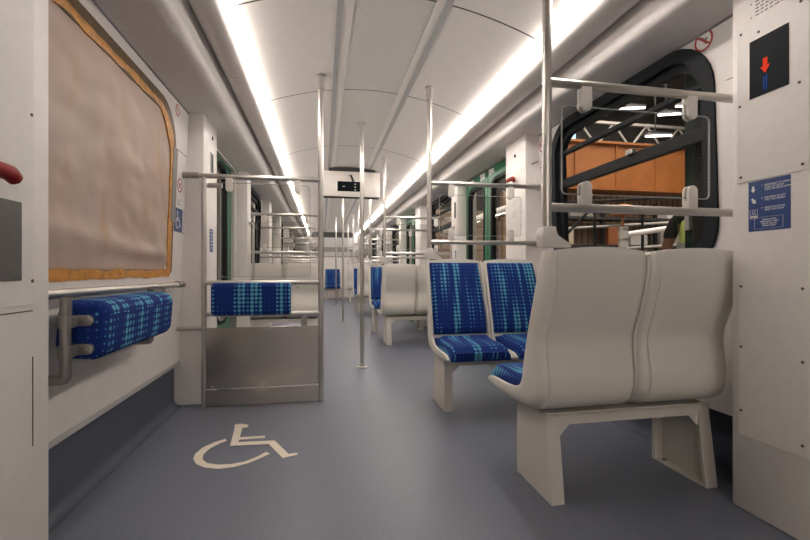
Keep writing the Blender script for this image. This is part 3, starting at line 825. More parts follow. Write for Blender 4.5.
ban_sticker(WR, -1, 3.045, 1.86, .047, 'round red prohibition sticker beside the red knob pillar', 'smoke')
ban_sticker(WL, 1, 2.885, 1.897, .036, 'small round red sticker high above the far corner of the papered window', 'smoke')
ban_sticker(WL, 1, 2.975, 1.447, .045, 'round red prohibition sticker above the blue wheelchair sign', 'litter')
LEAN[0] = LK
t = thing('notice', 'small pale printed notice between the red round sticker and wheelchair sign', 'sticker', (WL, 2.97, 1.345))
bm = BM(); box(bm, WL, WL + .0008, 2.94, 3.0, 1.315, 1.375); obj('backing', bm, 'sign_white', t)
bm = BM(); ring(bm, [(2.95, 1.322), (2.992, 1.322), (2.971, 1.368)], [(2.957, 1.327), (2.985, 1.327), (2.971, 1.357)], 'x', WL, WL + .0014); obj('print', bm, 'print_grey', t)

LEAN[0] = 0
WO = [(-0.507, 2.445), (-0.554, 2.408), (-0.596, 2.345), (-0.612, 2.276), (-0.606, 2.215), (-0.576, 2.153), (-0.53, 2.108), (-0.466, 2.081), (-0.397, 2.087), (-0.337, 2.118), (-0.284, 2.169), (-0.251, 2.206)]
WI = [(-0.274, 2.228), (-0.312, 2.175), (-0.36, 2.135), (-0.416, 2.119), (-0.476, 2.125), (-0.527, 2.151), (-0.56, 2.198), (-0.571, 2.259), (-0.559, 2.325), (-0.526, 2.383), (-0.497, 2.417)]
WB = [(-0.494, 2.628), (-0.45, 2.61), (-0.436, 2.453), (-0.305, 2.449), (-0.302, 2.421), (-0.433, 2.417), (-0.432, 2.384), (-0.247, 2.371), (-0.161, 2.183), (-0.122, 2.19), (-0.116, 2.171), (-0.185, 2.142), (-0.272, 2.33), (-0.464, 2.342)]
WH = [(-0.418, 2.624), (-0.42, 2.609), (-0.429, 2.599), (-0.445, 2.596), (-0.463, 2.6), (-0.481, 2.609), (-0.495, 2.624), (-0.502, 2.64), (-0.501, 2.654), (-0.492, 2.665), (-0.476, 2.668), (-0.457, 2.665), (-0.438, 2.654), (-0.425, 2.64)]
bm = BM(); 
for lp in (WO + WI, WB, WH): prism(bm, lp, 'z', .0002, .0014)
bm.normal_update(); bmesh.ops.triangulate(bm, faces=[f for f in bm.faces if len(f.verts) > 4])
obj('wheelchair_symbol', bm, 'marking', tag=('large cream wheelchair symbol painted on the floor before the steel partition', 'floor marking'))
# blue wheelchair sign: same symbol scaled upright on the wall
LEAN[0] = LK
t = thing('wheelchair_sign', 'small blue sign with white wheelchair on the wall beside the papered window', 'sign', (WL, 2.97, 1.225))
bm = BM(); box(bm, WL, WL + .001, 2.895, 3.05, 1.15, 1.30, 0); obj('backing', bm, 'sign_blue', t)
bm = BM()
def wmap(p): return (2.972 + (p[0] + .37) * .20, 1.225 + (p[1] - 2.37) * .19)
for lp in (WO + WI, WB, WH): prism(bm, [wmap(p) for p in lp], 'x', WL, WL + .0018)
bm.normal_update(); bmesh.ops.triangulate(bm, faces=[f for f in bm.faces if len(f.verts) > 4])
obj('wheelchair_symbol', bm, 'sign_white', t)
bm = BM(); box(bm, WL, WL + .0015, 2.885, 3.10, 1.659, 1.663); box(bm, WL, WL + .0015, 2.87, 3.10, 1.148, 1.152); struct('trim_9', bm, 'groove')
box_l = BM(); box(box_l, WL - .001, WL + .004, 1.432, 3.10, .280, .304); struct('trim_12', box_l, 'channel_grey')
LEAN[0] = -LK; bm = BM()
box(bm, WR - .0015, WR, 1.395, 1.52, 1.70, 1.704); box(bm, WR - .0015, WR, 2.95, 3.10, 1.70, 1.704)
struct('trim_7', bm, 'groove'); LEAN[0] = 0

# ------------------------------------------------------------------ pillars: fittings
def screw(x, y, z, side, parent=None, r=.0048):
    bm = BM(); lathe(bm, [(r, 0), (r, side * .002), (r * .5, side * .003)], (x, y, z), 'x', 10)
    return obj('screw', bm, 'brass_key', parent)
# left far side pillar
t = thing('door_sticker', 'narrow blue text sticker on the pillar behind the steel partition', 'sticker', (LPIL, 3.285, 1.115))
bm = BM(); box(bm, LPIL, LPIL + .001, 3.245, 3.335, 1.035, 1.20); obj('backing', bm, 'sign_blue', t)
bm = BM()
for k, (a, b) in enumerate([(0, .05), (0, .06), (0, .04), (0, .055), (0, .05), (0, .03)]): box(bm, LPIL, LPIL + .0016, 3.262 + a, 3.262 + b, 1.181 - k * .024, 1.1855 - k * .024)
obj('print', bm, 'sign_white', t)
t = thing('door_indicator', 'dark upright slot set in the pillar above the glass partition rail', 'indicator', (LPIL, 3.30, 1.68))
bm = BM(); box(bm, LPIL, LPIL + .004, 3.265, 3.345, 1.60, 1.75, .003); obj('bezel', bm, 'channel_grey', t)
bm = BM(); box(bm, LPIL + .002, LPIL + .005, 3.275, 3.335, 1.61, 1.74); obj('lens', bm, 'screen_black', t)
obj('key_hole', lathe(BM(), [(.014, 0), (.014, .006), (.008, .008)], (LPIL, 3.32, 1.86), 'x', 14), 'brass_key', tag=('small dark key lock high on the pillar behind the partition', 'lock'))
# right pillar with red knob
def red_knob(x, y, z, side, label, sc=1.0, flip=1):
    t = thing('emergency_handle', label, 'handle', (x, y, z), 'red emergency handles')
    bm = BM(); lathe(bm, [(.02 * sc, 0), (.02 * sc, side * .008), (.013 * sc, side * .012), (.012 * sc, side * .03)], (x, y, z), 'x', 16); obj('spindle', bm, 'red_plastic', t, True)
    bm = BM(); X = x + side * .034
    tube(bm, [(X, y - flip * .055 * sc, z - .004), (X, y - flip * .035 * sc, z + .001), (X, y, z), (X, y + flip * .035 * sc, z - .002), (X, y + flip * .052 * sc, z - .012), (X, y + flip * .060 * sc, z - .016)], [.011 * sc, .015 * sc, .016 * sc, .017 * sc, .015 * sc, .007 * sc], 14); obj('grip', bm, 'red_plastic', t, True)
red_knob(RPIL, 3.30, 1.65, -1, 'small red emergency knob on the white pillar beside the green door', 1.15, -1)
red_knob(LPIL, 1.168, 1.140, 1, 'large red emergency handle above the dark panel on the nearest pillar', 1.15, 1)
obj('key_hole', lathe(BM(), [(.014, 0), (.014, -.006), (.008, -.008)], (RPIL, 3.28, 1.84), 'x', 14), 'brass_key', tag=('small dark key lock high on the pillar above the red knob', 'lock'))
for z, h, lb in ((1.455, .075, 'upper small white plate below the red knob on the pillar'), (1.36, .07, 'lower small white plate below the red knob on the pillar')):
    t = thing('notice_plate', lb, 'plate', (RPIL, 3.30, z))
    bm = BM(); box(bm, RPIL - .002, RPIL, 3.225, 3.365, z - h / 2, z + h / 2); obj('backing', bm, 'sign_white', t)
    bm = BM(); [box(bm, RPIL - .0026, RPIL, 3.245, 3.345 - .02 * (k % 2), z - h * .28 + k * .018, z - h * .28 + k * .018 + .006) for k in range(3)]; obj('print', bm, 'channel_grey', t)
for k, (y, z) in enumerate([(3.16, 1.70), (3.42, 1.72), (3.16, 1.36), (3.16, 1.26)]): 
    o = screw(RPIL, y, z, -1); o['label'] = ['screw head right of the lock above the red knob', 'screw head by the door edge above the red knob', 'upper screw head below the red knob', 'lower screw head below the red knob'][k]; o['category'] = 'screw'
bm = BM(); tube(bm, [(1.60, PY + .069, 1.732), (1.615, PY + .062, 1.738), (1.655, PY + .062, 1.755)], .005, 8); obj('coat_hook', bm, 'steel_dark', None, True, tag=('tiny hook on the pillar face right of the red knob', 'hook'))

# pillar grab handles beyond the doors
def grab(x, y, side, label):
    t = thing('door_handrail', label, 'handrail', (x, y, .9), 'door handrails')
    X = x + side * .045
    bm = BM(); tube(bm, elbow((x, y, 1.42), (X, y, 1.42), (X, y, 1.1), .03) + elbow((X, y, 1.1), (X, y, .74), (x, y, .74), .03)[1:], .013, 12); obj('bar', bm, 'steel', t, True)
    bm = BM()
    for z in (1.42, .74): lathe(bm, [(.026, 0), (.026, side * .006), (.018, side * .009)], (x, y, z), 'x', 14)
    obj('flange', bm, 'steel', t, True)
grab(LPIL, 4.92, 1, 'upright steel handrail on the far door pillar seen through the partition glass')
grab(RPIL, 4.92, -1, 'upright steel handrail on the pillar just beyond the green door')
t = thing('door_sticker', 'small blue sticker low on the pillar just beyond the green door', 'sticker', (RPIL, 4.85, 1.13))
bm = BM(); box(bm, RPIL - .001, RPIL, 4.85, 4.90, 1.0, 1.14); obj('backing', bm, 'sign_blue', t)
bm = BM(); [box(bm, RPIL - .0016, RPIL, 4.86, 4.89, 1.02 + k * .025, 1.028 + k * .025) for k in range(4)]; obj('print', bm, 'sign_white', t)
t = thing('door_indicator', 'dark upright slot on the pillar just beyond the green door', 'indicator', (RPIL, 4.90, 1.62))
bm = BM(); box(bm, RPIL - .004, RPIL, 4.85, 4.92, 1.52, 1.72, .003); obj('bezel', bm, 'channel_grey', t)
bm = BM(); box(bm, RPIL - .005, RPIL - .002, 4.858, 4.912, 1.53, 1.71); obj('lens', bm, 'screen_black', t)

# white tape strips holding the green door film
for (ya, yb, za, zb), lb in zip([(3.56, 3.70, 1.83, 1.92), (3.98, 4.12, 1.86, 1.925), (4.22, 4.36, 1.85, 1.925), (4.55, 4.70, 1.85, 1.92)],
                                ['white tape patch on the green door top nearest the red knob pillar', 'white tape patch on the green door top just before its centre gap', 'white tape patch on the green door top just past its centre gap', 'white tape patch on the green door top farthest from the red knob pillar']):
    bm = BM(); prism(bm, [(ya, za + .01), (yb - .01, za), (yb, zb), (ya + .01, zb - .008)], 'x', 1.6585, 1.66)
    obj('tape_patch', bm, 'sign_white', tag=(lb, 'tape', 'white tape patches on the green door'))

# ------------------------------------------------------------------ right near cabinet
RX = RPIL + .005
t = thing('access_panel', 'upper screwed cover plate around the small screen on the near pillar', 'panel', (RX, 1.25, 1.5))
def flat_panel(ya, yb, za, zb, t, screws):
    bm = BM(); box(bm, RX - .0035, RX, ya, yb, za, zb, .001); obj('cover_plate', bm, 'wall_paint', t)
    for y, z in screws: screw(RX - .0035, y, z, -1, t)
flat_panel(1.12, 1.368, 1.232, 1.815, t, [(1.352, 1.79), (1.145, 1.79), (1.356, 1.52), (1.15, 1.525), (1.352, 1.252), (1.14, 1.252), (1.285, 1.765)])
t2 = thing('destination_screen', 'small black screen with a red arrow on the near pillar', 'screen', (RX, 1.253, 1.64))
bm = BM(); box(bm, RX - .006, RX - .0036, 1.182, 1.318, 1.532, 1.742, .001); obj('screen', bm, 'screen_black', t2)
bm = BM(); prism(bm, [(1.268, 1.66), (1.252, 1.66), (1.252, 1.632), (1.243, 1.632), (1.26, 1.606), (1.277, 1.632), (1.268, 1.632)][::-1], 'x', RX - .0068, RX - .006); obj('red_arrow', bm, 'arrow_red', t2)
bm = BM(); box(bm, RX - .0066, RX - .006, 1.254, 1.257, 1.545, 1.60); box(bm, RX - .0066, RX - .006, 1.263, 1.266, 1.548, 1.595); obj('blue_lines', bm, 'screen_blue', t2)
t = thing('access_panel', 'lower screwed cover plate near the floor on the near pillar', 'panel', (RX, 1.25, .6))
flat_panel(1.12, 1.362, .285, .865, t, [(1.352, .842), (1.14, .842), (1.352, .615), (1.14, .60), (1.352, .375), (1.14, .325)])
t = thing('instruction_sign', 'blue emergency instruction sign with white arrows on the near pillar', 'sign', (RX, 1.25, 1.136))
bm = BM(); box(bm, RX - .0012, RX, 1.179, 1.325, 1.045, 1.227); obj('backing', bm, 'sign_blue', t)
u, v = (0, -1, 0), (0, 0, 1); fx = RX - .0015
def tx(s, y, z, size=.0085, al='LEFT'): lettering('lettering', s, 'sign_white', t, (fx, y, z), u, v, size, al)
tx('1   EMERGENCY TO OPEN DOORS\n     HOLD TO LATCH\n     SLIDE THE DOOR DOWN', 1.277, 1.205, .0082)
tx('2   UNSCREW TO LEFT\n     PULL THE HANDLE', 1.277, 1.160, .0082)
tx('3   REMOTE IN DETAIL\n     OPEN THE DOOR', 1.277, 1.124, .0082)
tx('SERVICE AFTER\nEMERGENCY ONLY\nMISUSE WILL BE\nPROSECUTED', 1.250, 1.082, .0075, 'CENTER')
bm = BM()
def arrow(y, z, a, s=1):
    c, q = math.cos(a), math.sin(a)
    P_ = [(-.004, .012), (.004, .012), (.004, 0), (.009, 0), (0, -.012), (-.009, 0), (-.004, 0)]
    prism(bm, [(y + (p[0] * c - p[1] * q) * s, z + (p[0] * q + p[1] * c) * s) for p in P_], 'x', fx - .0004, fx + .0006)
arrow(1.307, 1.198, 0); arrow(1.305, 1.155, math.radians(-35)); arrow(1.312, 1.098, math.radians(90), .6); arrow(1.299, 1.098, math.radians(-90), .6)
bm.normal_update(); bmesh.ops.triangulate(bm, faces=[f for f in bm.faces if len(f.verts) > 4])
obj('arrows', bm, 'sign_white', t)
bm = BM()
ring(bm, [(1.291, 1.090), (1.319, 1.090), (1.319, 1.124), (1.291, 1.124)], [(1.292, 1.091), (1.318, 1.091), (1.318, 1.123), (1.292, 1.123)], 'x', fx - .0004, fx + .0006)
box(bm, fx - .0004, fx + .0006, 1.291, 1.319, 1.1065, 1.1075); box(bm, fx - .0004, fx + .0006, 1.3045, 1.3055, 1.09, 1.107)
ring(bm, circle2((1.305, 1.115), .006, 14), circle2((1.305, 1.115), .0045, 14), 'x', fx - .0004, fx + .0006)
ring(bm, [(1.203, 1.052), (1.302, 1.052), (1.302, 1.094), (1.203, 1.094)], [(1.2036, 1.0526), (1.3014, 1.0526), (1.3014, 1.0934), (1.2036, 1.0934)], 'x', fx - .0004, fx + .0006)
obj('line_drawing', bm, 'sign_white', t)
t = thing('printed_notice', 'fine grey printed lines above the small screen on the near pillar', 'notice', (RX, 1.25, 1.86))
bm = BM()
for k in range(7):
    z = 1.905 - k * .0125
    y = 1.300
    while y > 1.195:
        w = random.uniform(.006, .018); box(bm, RX - .0006, RX, max(y - w, 1.19), y, z, z + .0055); y -= w + .005
    if k in (2, 6): box(bm, RX - .0006, RX, 1.312, 1.318, z, z + .005)
obj('print', bm, 'print_grey', t)

# ------------------------------------------------------------------ left near cabinet
t = thing('access_panel', 'large screwed cover plate carrying the dark panel on the nearest papered window side pillar', 'panel', (LPIL, 1.2, 1.1))
bm = BM(); box(bm, LPIL, LPIL + .0035, 1.06, 1.352, .808, 1.90, .001); obj('cover_plate', bm, 'wall_paint', t)
for y, z in ((1.342, 1.325), (1.345, .873)): screw(LPIL + .0035, y, z, 1, t)
bm = BM(); box(bm, LPIL + .0038, LPIL + .008, 1.06, 1.298, .875, 1.080, .003)
obj('control_panel', bm, 'dark_panel', tag=('dark grey square panel below the large red emergency handle', 'panel'))
bm = BM(); box(bm, LPIL, LPIL + .0012, 1.06, 1.352, .790, .793); box(bm, LPIL, LPIL + .0012, 1.351, 1.354, .42, .665); struct('trim_8', bm, 'gap_dark')

# ------------------------------------------------------------------ hanging destination box
t = thing('hanging_sign', 'pale box hung across the aisle ceiling with a dark display', 'sign', (.39, 5.8, 1.89))
bm = BM(); box(bm, .012, .767, 5.75, 5.90, 1.888, 2.222, .008); obj('housing', bm, 'fascia_paint', t, True)
bm = BM(); box(bm, .200, .515, 5.742, 5.75, 1.957, 2.088, .002); sc = obj('display', bm, 'screen_black', t)
bm = BM(); [box(bm, .425, .445, 5.7415, 5.743, 1.972 + k * .038, 1.984 + k * .038) for k in range(3)]; box(bm, .268, .30, 5.7415, 5.743, 2.015, 2.024)
obj('display_text', bm, 'sign_white', sc)
bm = BM()
tube(bm, [(.36, 5.744, 2.175), (.385, 5.744, 2.14), (.40, 5.744, 2.09)], .007, 6); tube(bm, [(.38, 5.744, 2.178), (.395, 5.744, 2.14), (.415, 5.744, 2.10), (.41, 5.744, 2.05), (.385, 5.744, 1.985)], .006, 6)
obj('loose_cable', bm, 'rubber', t, True)
bm = BM(); box(bm, .02, .76, 5.77, 5.88, 1.883, 1.889); obj('lower_edge', bm, 'gap_dark', t)
bm = BM()   # dark arched opening above the box
lp = [(x, vault(x) + .003) for x in [.09 + .62 * k / 16 for k in range(17)]] + [(.71, 2.20), (.09, 2.20)]
prism(bm, lp, 'y', 5.79, 5.87); obj('dark_gap', bm, 'gap_dark', t)

# ------------------------------------------------------------------ the hall outside
G = -.05
bm = BM(); box(bm, WR + .11, 14, -3, 22, G - .1, G); box(bm, -9, WL - .11, -3, 22, G - .1, G)
struct('ground_hall', bm, 'hall_concrete')
def uvbox(bm, x0, x1, y0, y1, z0, z1):
    uvl = bm.loops.layers.uv.verify(); box(bm, x0, x1, y0, y1, z0, z1)
    for f in bm.faces:
        n = f.normal if f.normal.length else f.calc_center_median()
        f.normal_update(); n = f.normal
        for l in f.loops:
            c = l.vert.co; l[uvl].uv = (c.y, c.z) if abs(n.x) > .5 else (c.x, c.z)
    return bm
struct('wall_hall_far', uvbox(BM(), 4.2, 13, 9.5, 9.7, G, 2.78), 'slat_wall')
struct('wall_hall_stone', uvbox(BM(), 2.1, 4.2, 9.8, 10.0, G, 2.35), 'stone_wall')
bm = BM(); box(bm, 13, 13.2, -3, 22, G, 6); box(bm, 1.9, 13.2, 12, 12.2, 2.4, 6); struct('wall_hall_dark', bm, 'hall_dark')
struct('wall_hall_side', box(BM(), -4.2, -4.0, -3, 22, G, 5), 'hall_beige')
bm = BM(); box(bm, 1.9, 14, -3, 22, 6, 6.1); box(bm, -9, -1.2, -3, 22, 5, 5.1); struct('ceiling_hall', bm, 'hall_dark')
bm = BM(); box(bm, 4.6, 12, 8.9, 9.4, 2.80, 3.85); [box(bm, 4.6 + k * 1.05, 4.64 + k * 1.05, 8.86, 8.9, 2.8, 3.85) for k in range(8)]; box(bm, 4.6, 12, 8.8, 9.4, 2.76, 2.82); box(bm, 4.6, 12, 8.8, 9.4, 3.83, 3.88)
obj('crane_girder', bm, 'orange_steel', tag=('large orange brown crane girder seen through the workshop window', 'girder'))
for i, (x, y, z, l) in enumerate([(6.6, 8.6, 4.55, .55), (7.35, 8.3, 4.35, .45), (7.9, 8.4, 4.62, .6), (7.2, 8.5, 3.93, .55)]):
    bm = BM(); tube(bm, [(x, y + .03, z + .02), (x + l, y - .10, z + .035)], .022, 8); 
    t = thing('hall_lamp', ['white workshop lamp above the girder, first from the window edge', 'white workshop lamp above the girder, second from the window edge', 'white workshop lamp above the girder, third from the window edge', 'white workshop lamp resting just over the girder edge'][i], 'lamp', (x, y, z), 'workshop lamps')
    obj('tube', bm, 'hall_lamp', t); bm = BM(); box(bm, x - .03, x + l + .03, y - .12, y + .10, z + .06, z + .10); h = obj('housing', bm, 'hall_dark', t)
    bm = BM(); cyl(bm, (x + l / 2, y + .06, z + .1), (x + l / 2, y + .06, 6), .012, 8); obj('hanger', bm, 'hall_dark', t)
bm = BM(); box(bm, 7.35, 7.6, 11.9, 11.98, 4.75, 5.25); struct('window_10', bm, 'skylight')
t = thing('walkway_rails', 'steel walkway handrails before the slatted wall outside the window', 'railing', (6, 8.4, G))
for z in (.85, 1.25, 1.75, 2.3):
    bm = BM(); cyl(bm, (4.3, 8.35, z), (9.6, 8.0, z + .35), .028, 10); obj('rail', bm, 'hall_steel' if z != 2.3 else 'rubber', t, True)
for x in (4.6, 5.7, 6.8, 7.9, 9.0):
    bm = BM(); cyl(bm, (x, 8.3 - (x - 4.3) * .06, G), (x, 8.3 - (x - 4.3) * .06, 2.35), .03, 10); obj('post', bm, 'rubber', t, True)
bm = BM(); cyl(bm, (4.5, 8.3, 1.1), (5.6, 8.25, 2.2), .03, 10); obj('brace', bm, 'rubber', t, True)
bm = BM(); tube(bm, [(5.9, 7.6, 1.62), (9.2, 7.4, 2.10)], .055, 12); obj('white_beam', bm, 'sign_white', None, True, tag=('long white pipe slanting behind the hi-vis worker', 'pipe'))
t = thing('duct_pipe', 'short silver upright duct before the slatted wall', 'pipe', (5.75, 7.4, G))
bm = BM(); cyl(bm, (5.75, 7.4, G), (5.75, 7.4, 1.75), .09, 16); obj('pipe', bm, 'hall_steel', t, True)
bm = BM(); [cyl(bm, (5.75, 7.4, z), (5.75, 7.4, z + .03), .10, 16) for z in (.5, 1.1, 1.5, 1.7)]; obj('bands', bm, 'steel_dark', t, True)
bm = BM(); box(bm, 4.95, 5.55, 7.2, 7.6, G, 1.25, .02); obj('green_crate', bm, 'door_green', tag=('green crate beside the silver duct outside the window', 'crate'))
bm = BM(); lathe(bm, [(.05, 0), (.22, .02), (.25, .14), (.18, .22), (.06, .25)], (6.2, 8.0, 2.05), seg=16); cyl(bm, (6.2, 8.0, G), (6.2, 8.0, 2.06), .03, 8); obj('brown_hood', bm, 'brown_plastic', None, True, tag=('brown hood on a post before the slatted wall', 'hood'))
bm = BM(); tube(bm, [(2.15, 7.6, 1.62), (4.4, 8.6, 2.45)], .06, 12); obj('white_beam', bm, 'sign_white', None, True, tag=('white beam slanting outside the green door windows', 'pipe'))
t = thing('roof_truss', 'grey lattice roof truss high over the crane girder', 'truss', (4, 10.6, 4.3))
for z in (4.3, 4.95):
    bm = BM(); box(bm, 3.0, 12.9, 10.55, 10.65, z, z + .07); obj('chord', bm, 'hall_steel', t)
for k in range(9):
    bm = BM(); cyl(bm, (3.2 + k * 1.05, 10.6, 4.34), (3.72 + k * 1.05, 10.6, 4.98), .028, 8); cyl(bm, (3.72 + k * 1.05, 10.6, 4.98), (4.25 + k * 1.05, 10.6, 4.34), .028, 8); obj('lattice_bar', bm, 'hall_steel', t)
t = thing('storage_rack', 'dark metal storage rack standing before the slatted wall', 'rack', (7, 9.15, G))
for x in (5.0, 6.4, 7.8, 9.2):
    bm = BM(); box(bm, x, x + .07, 8.95, 9.02, G, 2.5); obj('upright', bm, 'rubber', t)
for z in (.75, 1.45, 2.1):
    bm = BM(); box(bm, 5.0, 9.27, 8.93, 9.4, z, z + .06); obj('shelf', bm, 'hall_dark', t)
for i, (x, z, w, h, m, lb) in enumerate([(5.2, 1.51, .5, .34, 'hall_beige', 'wide beige carton on the middle rack shelf by the duct'), (6.6, 1.51, .35, .42, 'brown_plastic', 'tall brown box on the middle rack shelf'), (7.2, 1.51, .45, .25, 'hall_steel', 'low grey box on the middle rack shelf'),
        (8.0, 1.51, .7, .4, 'hall_concrete', 'large grey brown carton on the middle rack shelf near the worker'), (5.6, 2.16, .6, .3, 'hall_concrete', 'long grey brown carton on the top rack shelf'), (8.2, 2.16, .5, .26, 'sign_white', 'white box on the top rack shelf near the worker')]):
    bm = BM(); box(bm, x, x + w, 9.0, 9.34, z + .002, z + h, .01); obj('carton', bm, m, tag=(lb, 'box', 'boxes on the workshop rack'))
# things outside the papered side doors
bm = BM(); box(bm, -3.0, -2.6, 8.2, 9.0, G, 1.3, .02); box(bm, -2.98, -2.62, 8.25, 8.95, 1.3, 1.6, .02); obj('steel_locker', bm, 'hall_dark', tag=('dark locker outside the door behind the steel partition', 'locker'))
bm = BM(); box(bm, -2.2, -1.9, 7.4, 7.7, G, .95, .03); obj('orange_bin', bm, 'orange_steel', tag=('orange bin outside the door behind the steel partition', 'bin'))
# green door leaf slid open along the outside of the near window
t = thing('open_door_leaf', 'green door leaf with shade put into its colour, slid open outside the near end of the workshop window', 'door leaf', (1.79, 1.6, 0))
bm = BM(); box(bm, 1.78, 1.82, 1.28, 1.85, .02, 1.98, .01); obj('leaf', bm, 'door_green_shaded', t)
bm = BM(); prism(bm, rrect(1.355, 1.785, .42, 1.74, .08), 'x', 1.776, 1.79); obj('pane', bm, 'screen_black', t)
bm = BM(); box(bm, 1.762, 1.784, 1.80, 1.83, 1.10, 1.22, .004); obj('handle', bm, 'hall_steel', t)

# ------------------------------------------------------------------ the worker
def skin_mesh(name, verts, edges, radii, root, m, parent=None, lv=2, extra=None, voxel=None, label=None):
    me = bpy.data.meshes.new(name); me.from_pydata(verts, edges, [])
    o = bpy.data.objects.new(name, me); COL.objects.link(o)
    o.modifiers.new('skin', 'SKIN'); ss = o.modifiers.new('sub', 'SUBSURF'); ss.levels = lv; ss.render_levels = lv
    for i, r in enumerate(radii): me.skin_vertices[0].data[i].radius = r if isinstance(r, tuple) else (r, r)
    for i in range(len(verts)): me.skin_vertices[0].data[i].use_root = i == root
    dg = bpy.context.evaluated_depsgraph_get(); dg.update()
    res = bpy.data.meshes.new_from_object(o.evaluated_get(dg)); bpy.data.objects.remove(o)
    bm = BM(); bm.from_mesh(res); bpy.data.meshes.remove(res)
    if extra: extra(bm)
    if voxel:
        me2 = bpy.data.meshes.new('tmp'); bm.to_mesh(me2); bm.free(); q = bpy.data.objects.new('tmp', me2); COL.objects.link(q)
        md = q.modifiers.new('r', 'REMESH'); md.mode = 'VOXEL'; md.voxel_size = voxel; sm = q.modifiers.new('s', 'SMOOTH'); sm.iterations = 2
        dg = bpy.context.evaluated_depsgraph_get(); dg.update(); res = bpy.data.meshes.new_from_object(q.evaluated_get(dg)); bpy.data.objects.remove(q)
        bm = BM(); bm.from_mesh(res)
    if parent is not None: bmesh.ops.translate(bm, verts=bm.verts, vec=parent_off)
    return obj(name, bm, m, parent, True, label=label)
PX, PYY = 3.04, 2.965
parent_off = Vector((PX, PYY, G))
t = thing('person', 'standing person in yellow hi-vis vest and black shirt outside the workshop window', 'person', (PX, PYY, G))
H = {}
vs = [(0, 0, .95), (0, 0, 1.08), (0, -.01, 1.24), (0, -.01, 1.40), (0, 0, 1.48), (0, .01, 1.54)]
es = [(0, 1), (1, 2), (2, 3), (3, 4), (4, 5)]; rd = [(.15, .105), (.135, .10), (.155, .11), (.13, .09), (.055, .055), (.055, .055)]
def chain(start, pts, rs):
    p = start
    for q, r in zip(pts, rs):
        vs.append(q); rd.append(r); es.append((p, len(vs) - 1)); p = len(vs) - 1
    return p
hips = {}
for s in (-1, 1):
    chain(0, [(s * .095, 0, .88), (s * .11, .01, .50), (s * .115, 0, .09), (s * .12, .10, .04), (s * .125, .17, .035)], [.088, .058, .042, .040, .032])
    elb = (s * .262, -.02, 1.135) if s < 0 else (s * .25, .0, 1.13)
    wr = (s * .262, .20, 1.03) if s < 0 else (s * .27, .10, .90)
    w = chain(3, [(s * .175, 0, 1.405), elb, wr], [.058, .042, .030])
    d = Vector(wr) - Vector(elb); d.normalize(); pc = Vector(wr) + d * .05
    pl = chain(w, [tuple(pc)], [(.036, .018)])
    side = d.cross(Vector((0, 0, 1))).normalized(); dn = d.cross(side).normalized()
    for k, (off, ln) in enumerate([(-.030, .062), (-.010, .075), (.010, .070), (.030, .052)]):
        b0 = pc + d * .03 + side * off
        chain(pl, [tuple(b0), tuple(b0 + d * ln * .5 + dn * .004), tuple(b0 + d * ln * .85 + dn * .018), tuple(b0 + d * ln + dn * .034)], [.0098, .009, .0085, .0075])
    th = pc - d * .015 - side * .036 * s
    chain(pl, [tuple(th), tuple(th - side * .012 * s + d * .025), tuple(th - side * .010 * s + d * .05 + dn * .01)], [.011, .010, .008])
def head(bm):
    r = bmesh.ops.create_uvsphere(bm, u_segments=28, v_segments=20, radius=.1)['verts']
    for v in r:
        x, y, z = v.co
        z *= 1.22; x *= .78; y *= .98
        if z < -.02 and y > 0: x *= 1 - .25 * (-z / .12); y += .008
        if y > .07 and abs(x) < .016 and -.045 < z < .012: y += .022 * (1 - abs(x) / .016)           # nose
        if y > .06 and .008 < abs(x) < .05 and .005 < z < .03: y -= .008                              # eye hollows
        if y > .06 and abs(x) < .026 and -.070 < z < -.058: y -= .005                                 # mouth
        v.co = Vector((x, y + .02, z + 1.635))
    for s in (-1, 1):
        e = bmesh.ops.create_uvsphere(bm, u_segments=12, v_segments=8, radius=.03)['verts']
        for v in e: v.co = Vector((v.co.x * .35 + s * .079, v.co.y * .65 + .012, v.co.z + 1.632))
skin_mesh('body', vs, es, rd, 0, 'skin', t, 2, head, .0085)
def hair(bm):
    r = bmesh.ops.create_uvsphere(bm, u_segments=28, v_segments=20, radius=.104)['verts']
    for v in r:
        x, y, z = v.co; v.co = Vector((x * .80, y * 1.0 + .014, z * 1.22 + 1.640))
    dele = [v for v in r if (v.co.z < 1.60 and v.co.y > -.02) or (v.co.y > .085 and v.co.z < 1.70) or v.co.z < 1.56]
    bmesh.ops.delete(bm, geom=dele, context='VERTS')
bm = BM(); hair(bm); bmesh.ops.translate(bm, verts=bm.verts, vec=parent_off); o = obj('hair', bm, 'hair', t, True); md = o.modifiers.new('thickness', 'SOLIDIFY'); md.thickness = .012
bm = BM()
for s in (-1, 1):
    e = bmesh.ops.create_uvsphere(bm, u_segments=10, v_segments=8, radius=.011)['verts']
    for v in e: v.co = Vector((v.co.x + s * .030, v.co.y + .098, v.co.z + 1.652))
bmesh.ops.translate(bm, verts=bm.verts, vec=parent_off); obj('eyes', bm, 'sign_white', t, True)
skin_mesh('shirt', [(0, 0, .97), (0, 0, 1.10), (0, -.01, 1.25), (0, -.01, 1.40), (0, 0, 1.46), (-.185, 0, 1.395), (-.25, -.015, 1.185), (.18, 0, 1.405), (.24, 0, 1.185)],
          [(0, 1), (1, 2), (2, 3), (3, 4), (3, 5), (5, 6), (3, 7), (7, 8)], [(.165, .118), (.15, .112), (.168, .122), (.142, .102), .066, .058, .056, .058, .056], 0, 'black_cotton', t)
skin_mesh('vest', [(0, 0, .92), (0, 0, 1.08), (0, -.01, 1.24), (0, -.01, 1.37), (0, -.005, 1.425)], [(0, 1), (1, 2), (2, 3), (3, 4)], [(.182, .134), (.172, .130), (.188, .138), (.180, .120), (.13, .085)], 0, 'hi_vis', t)
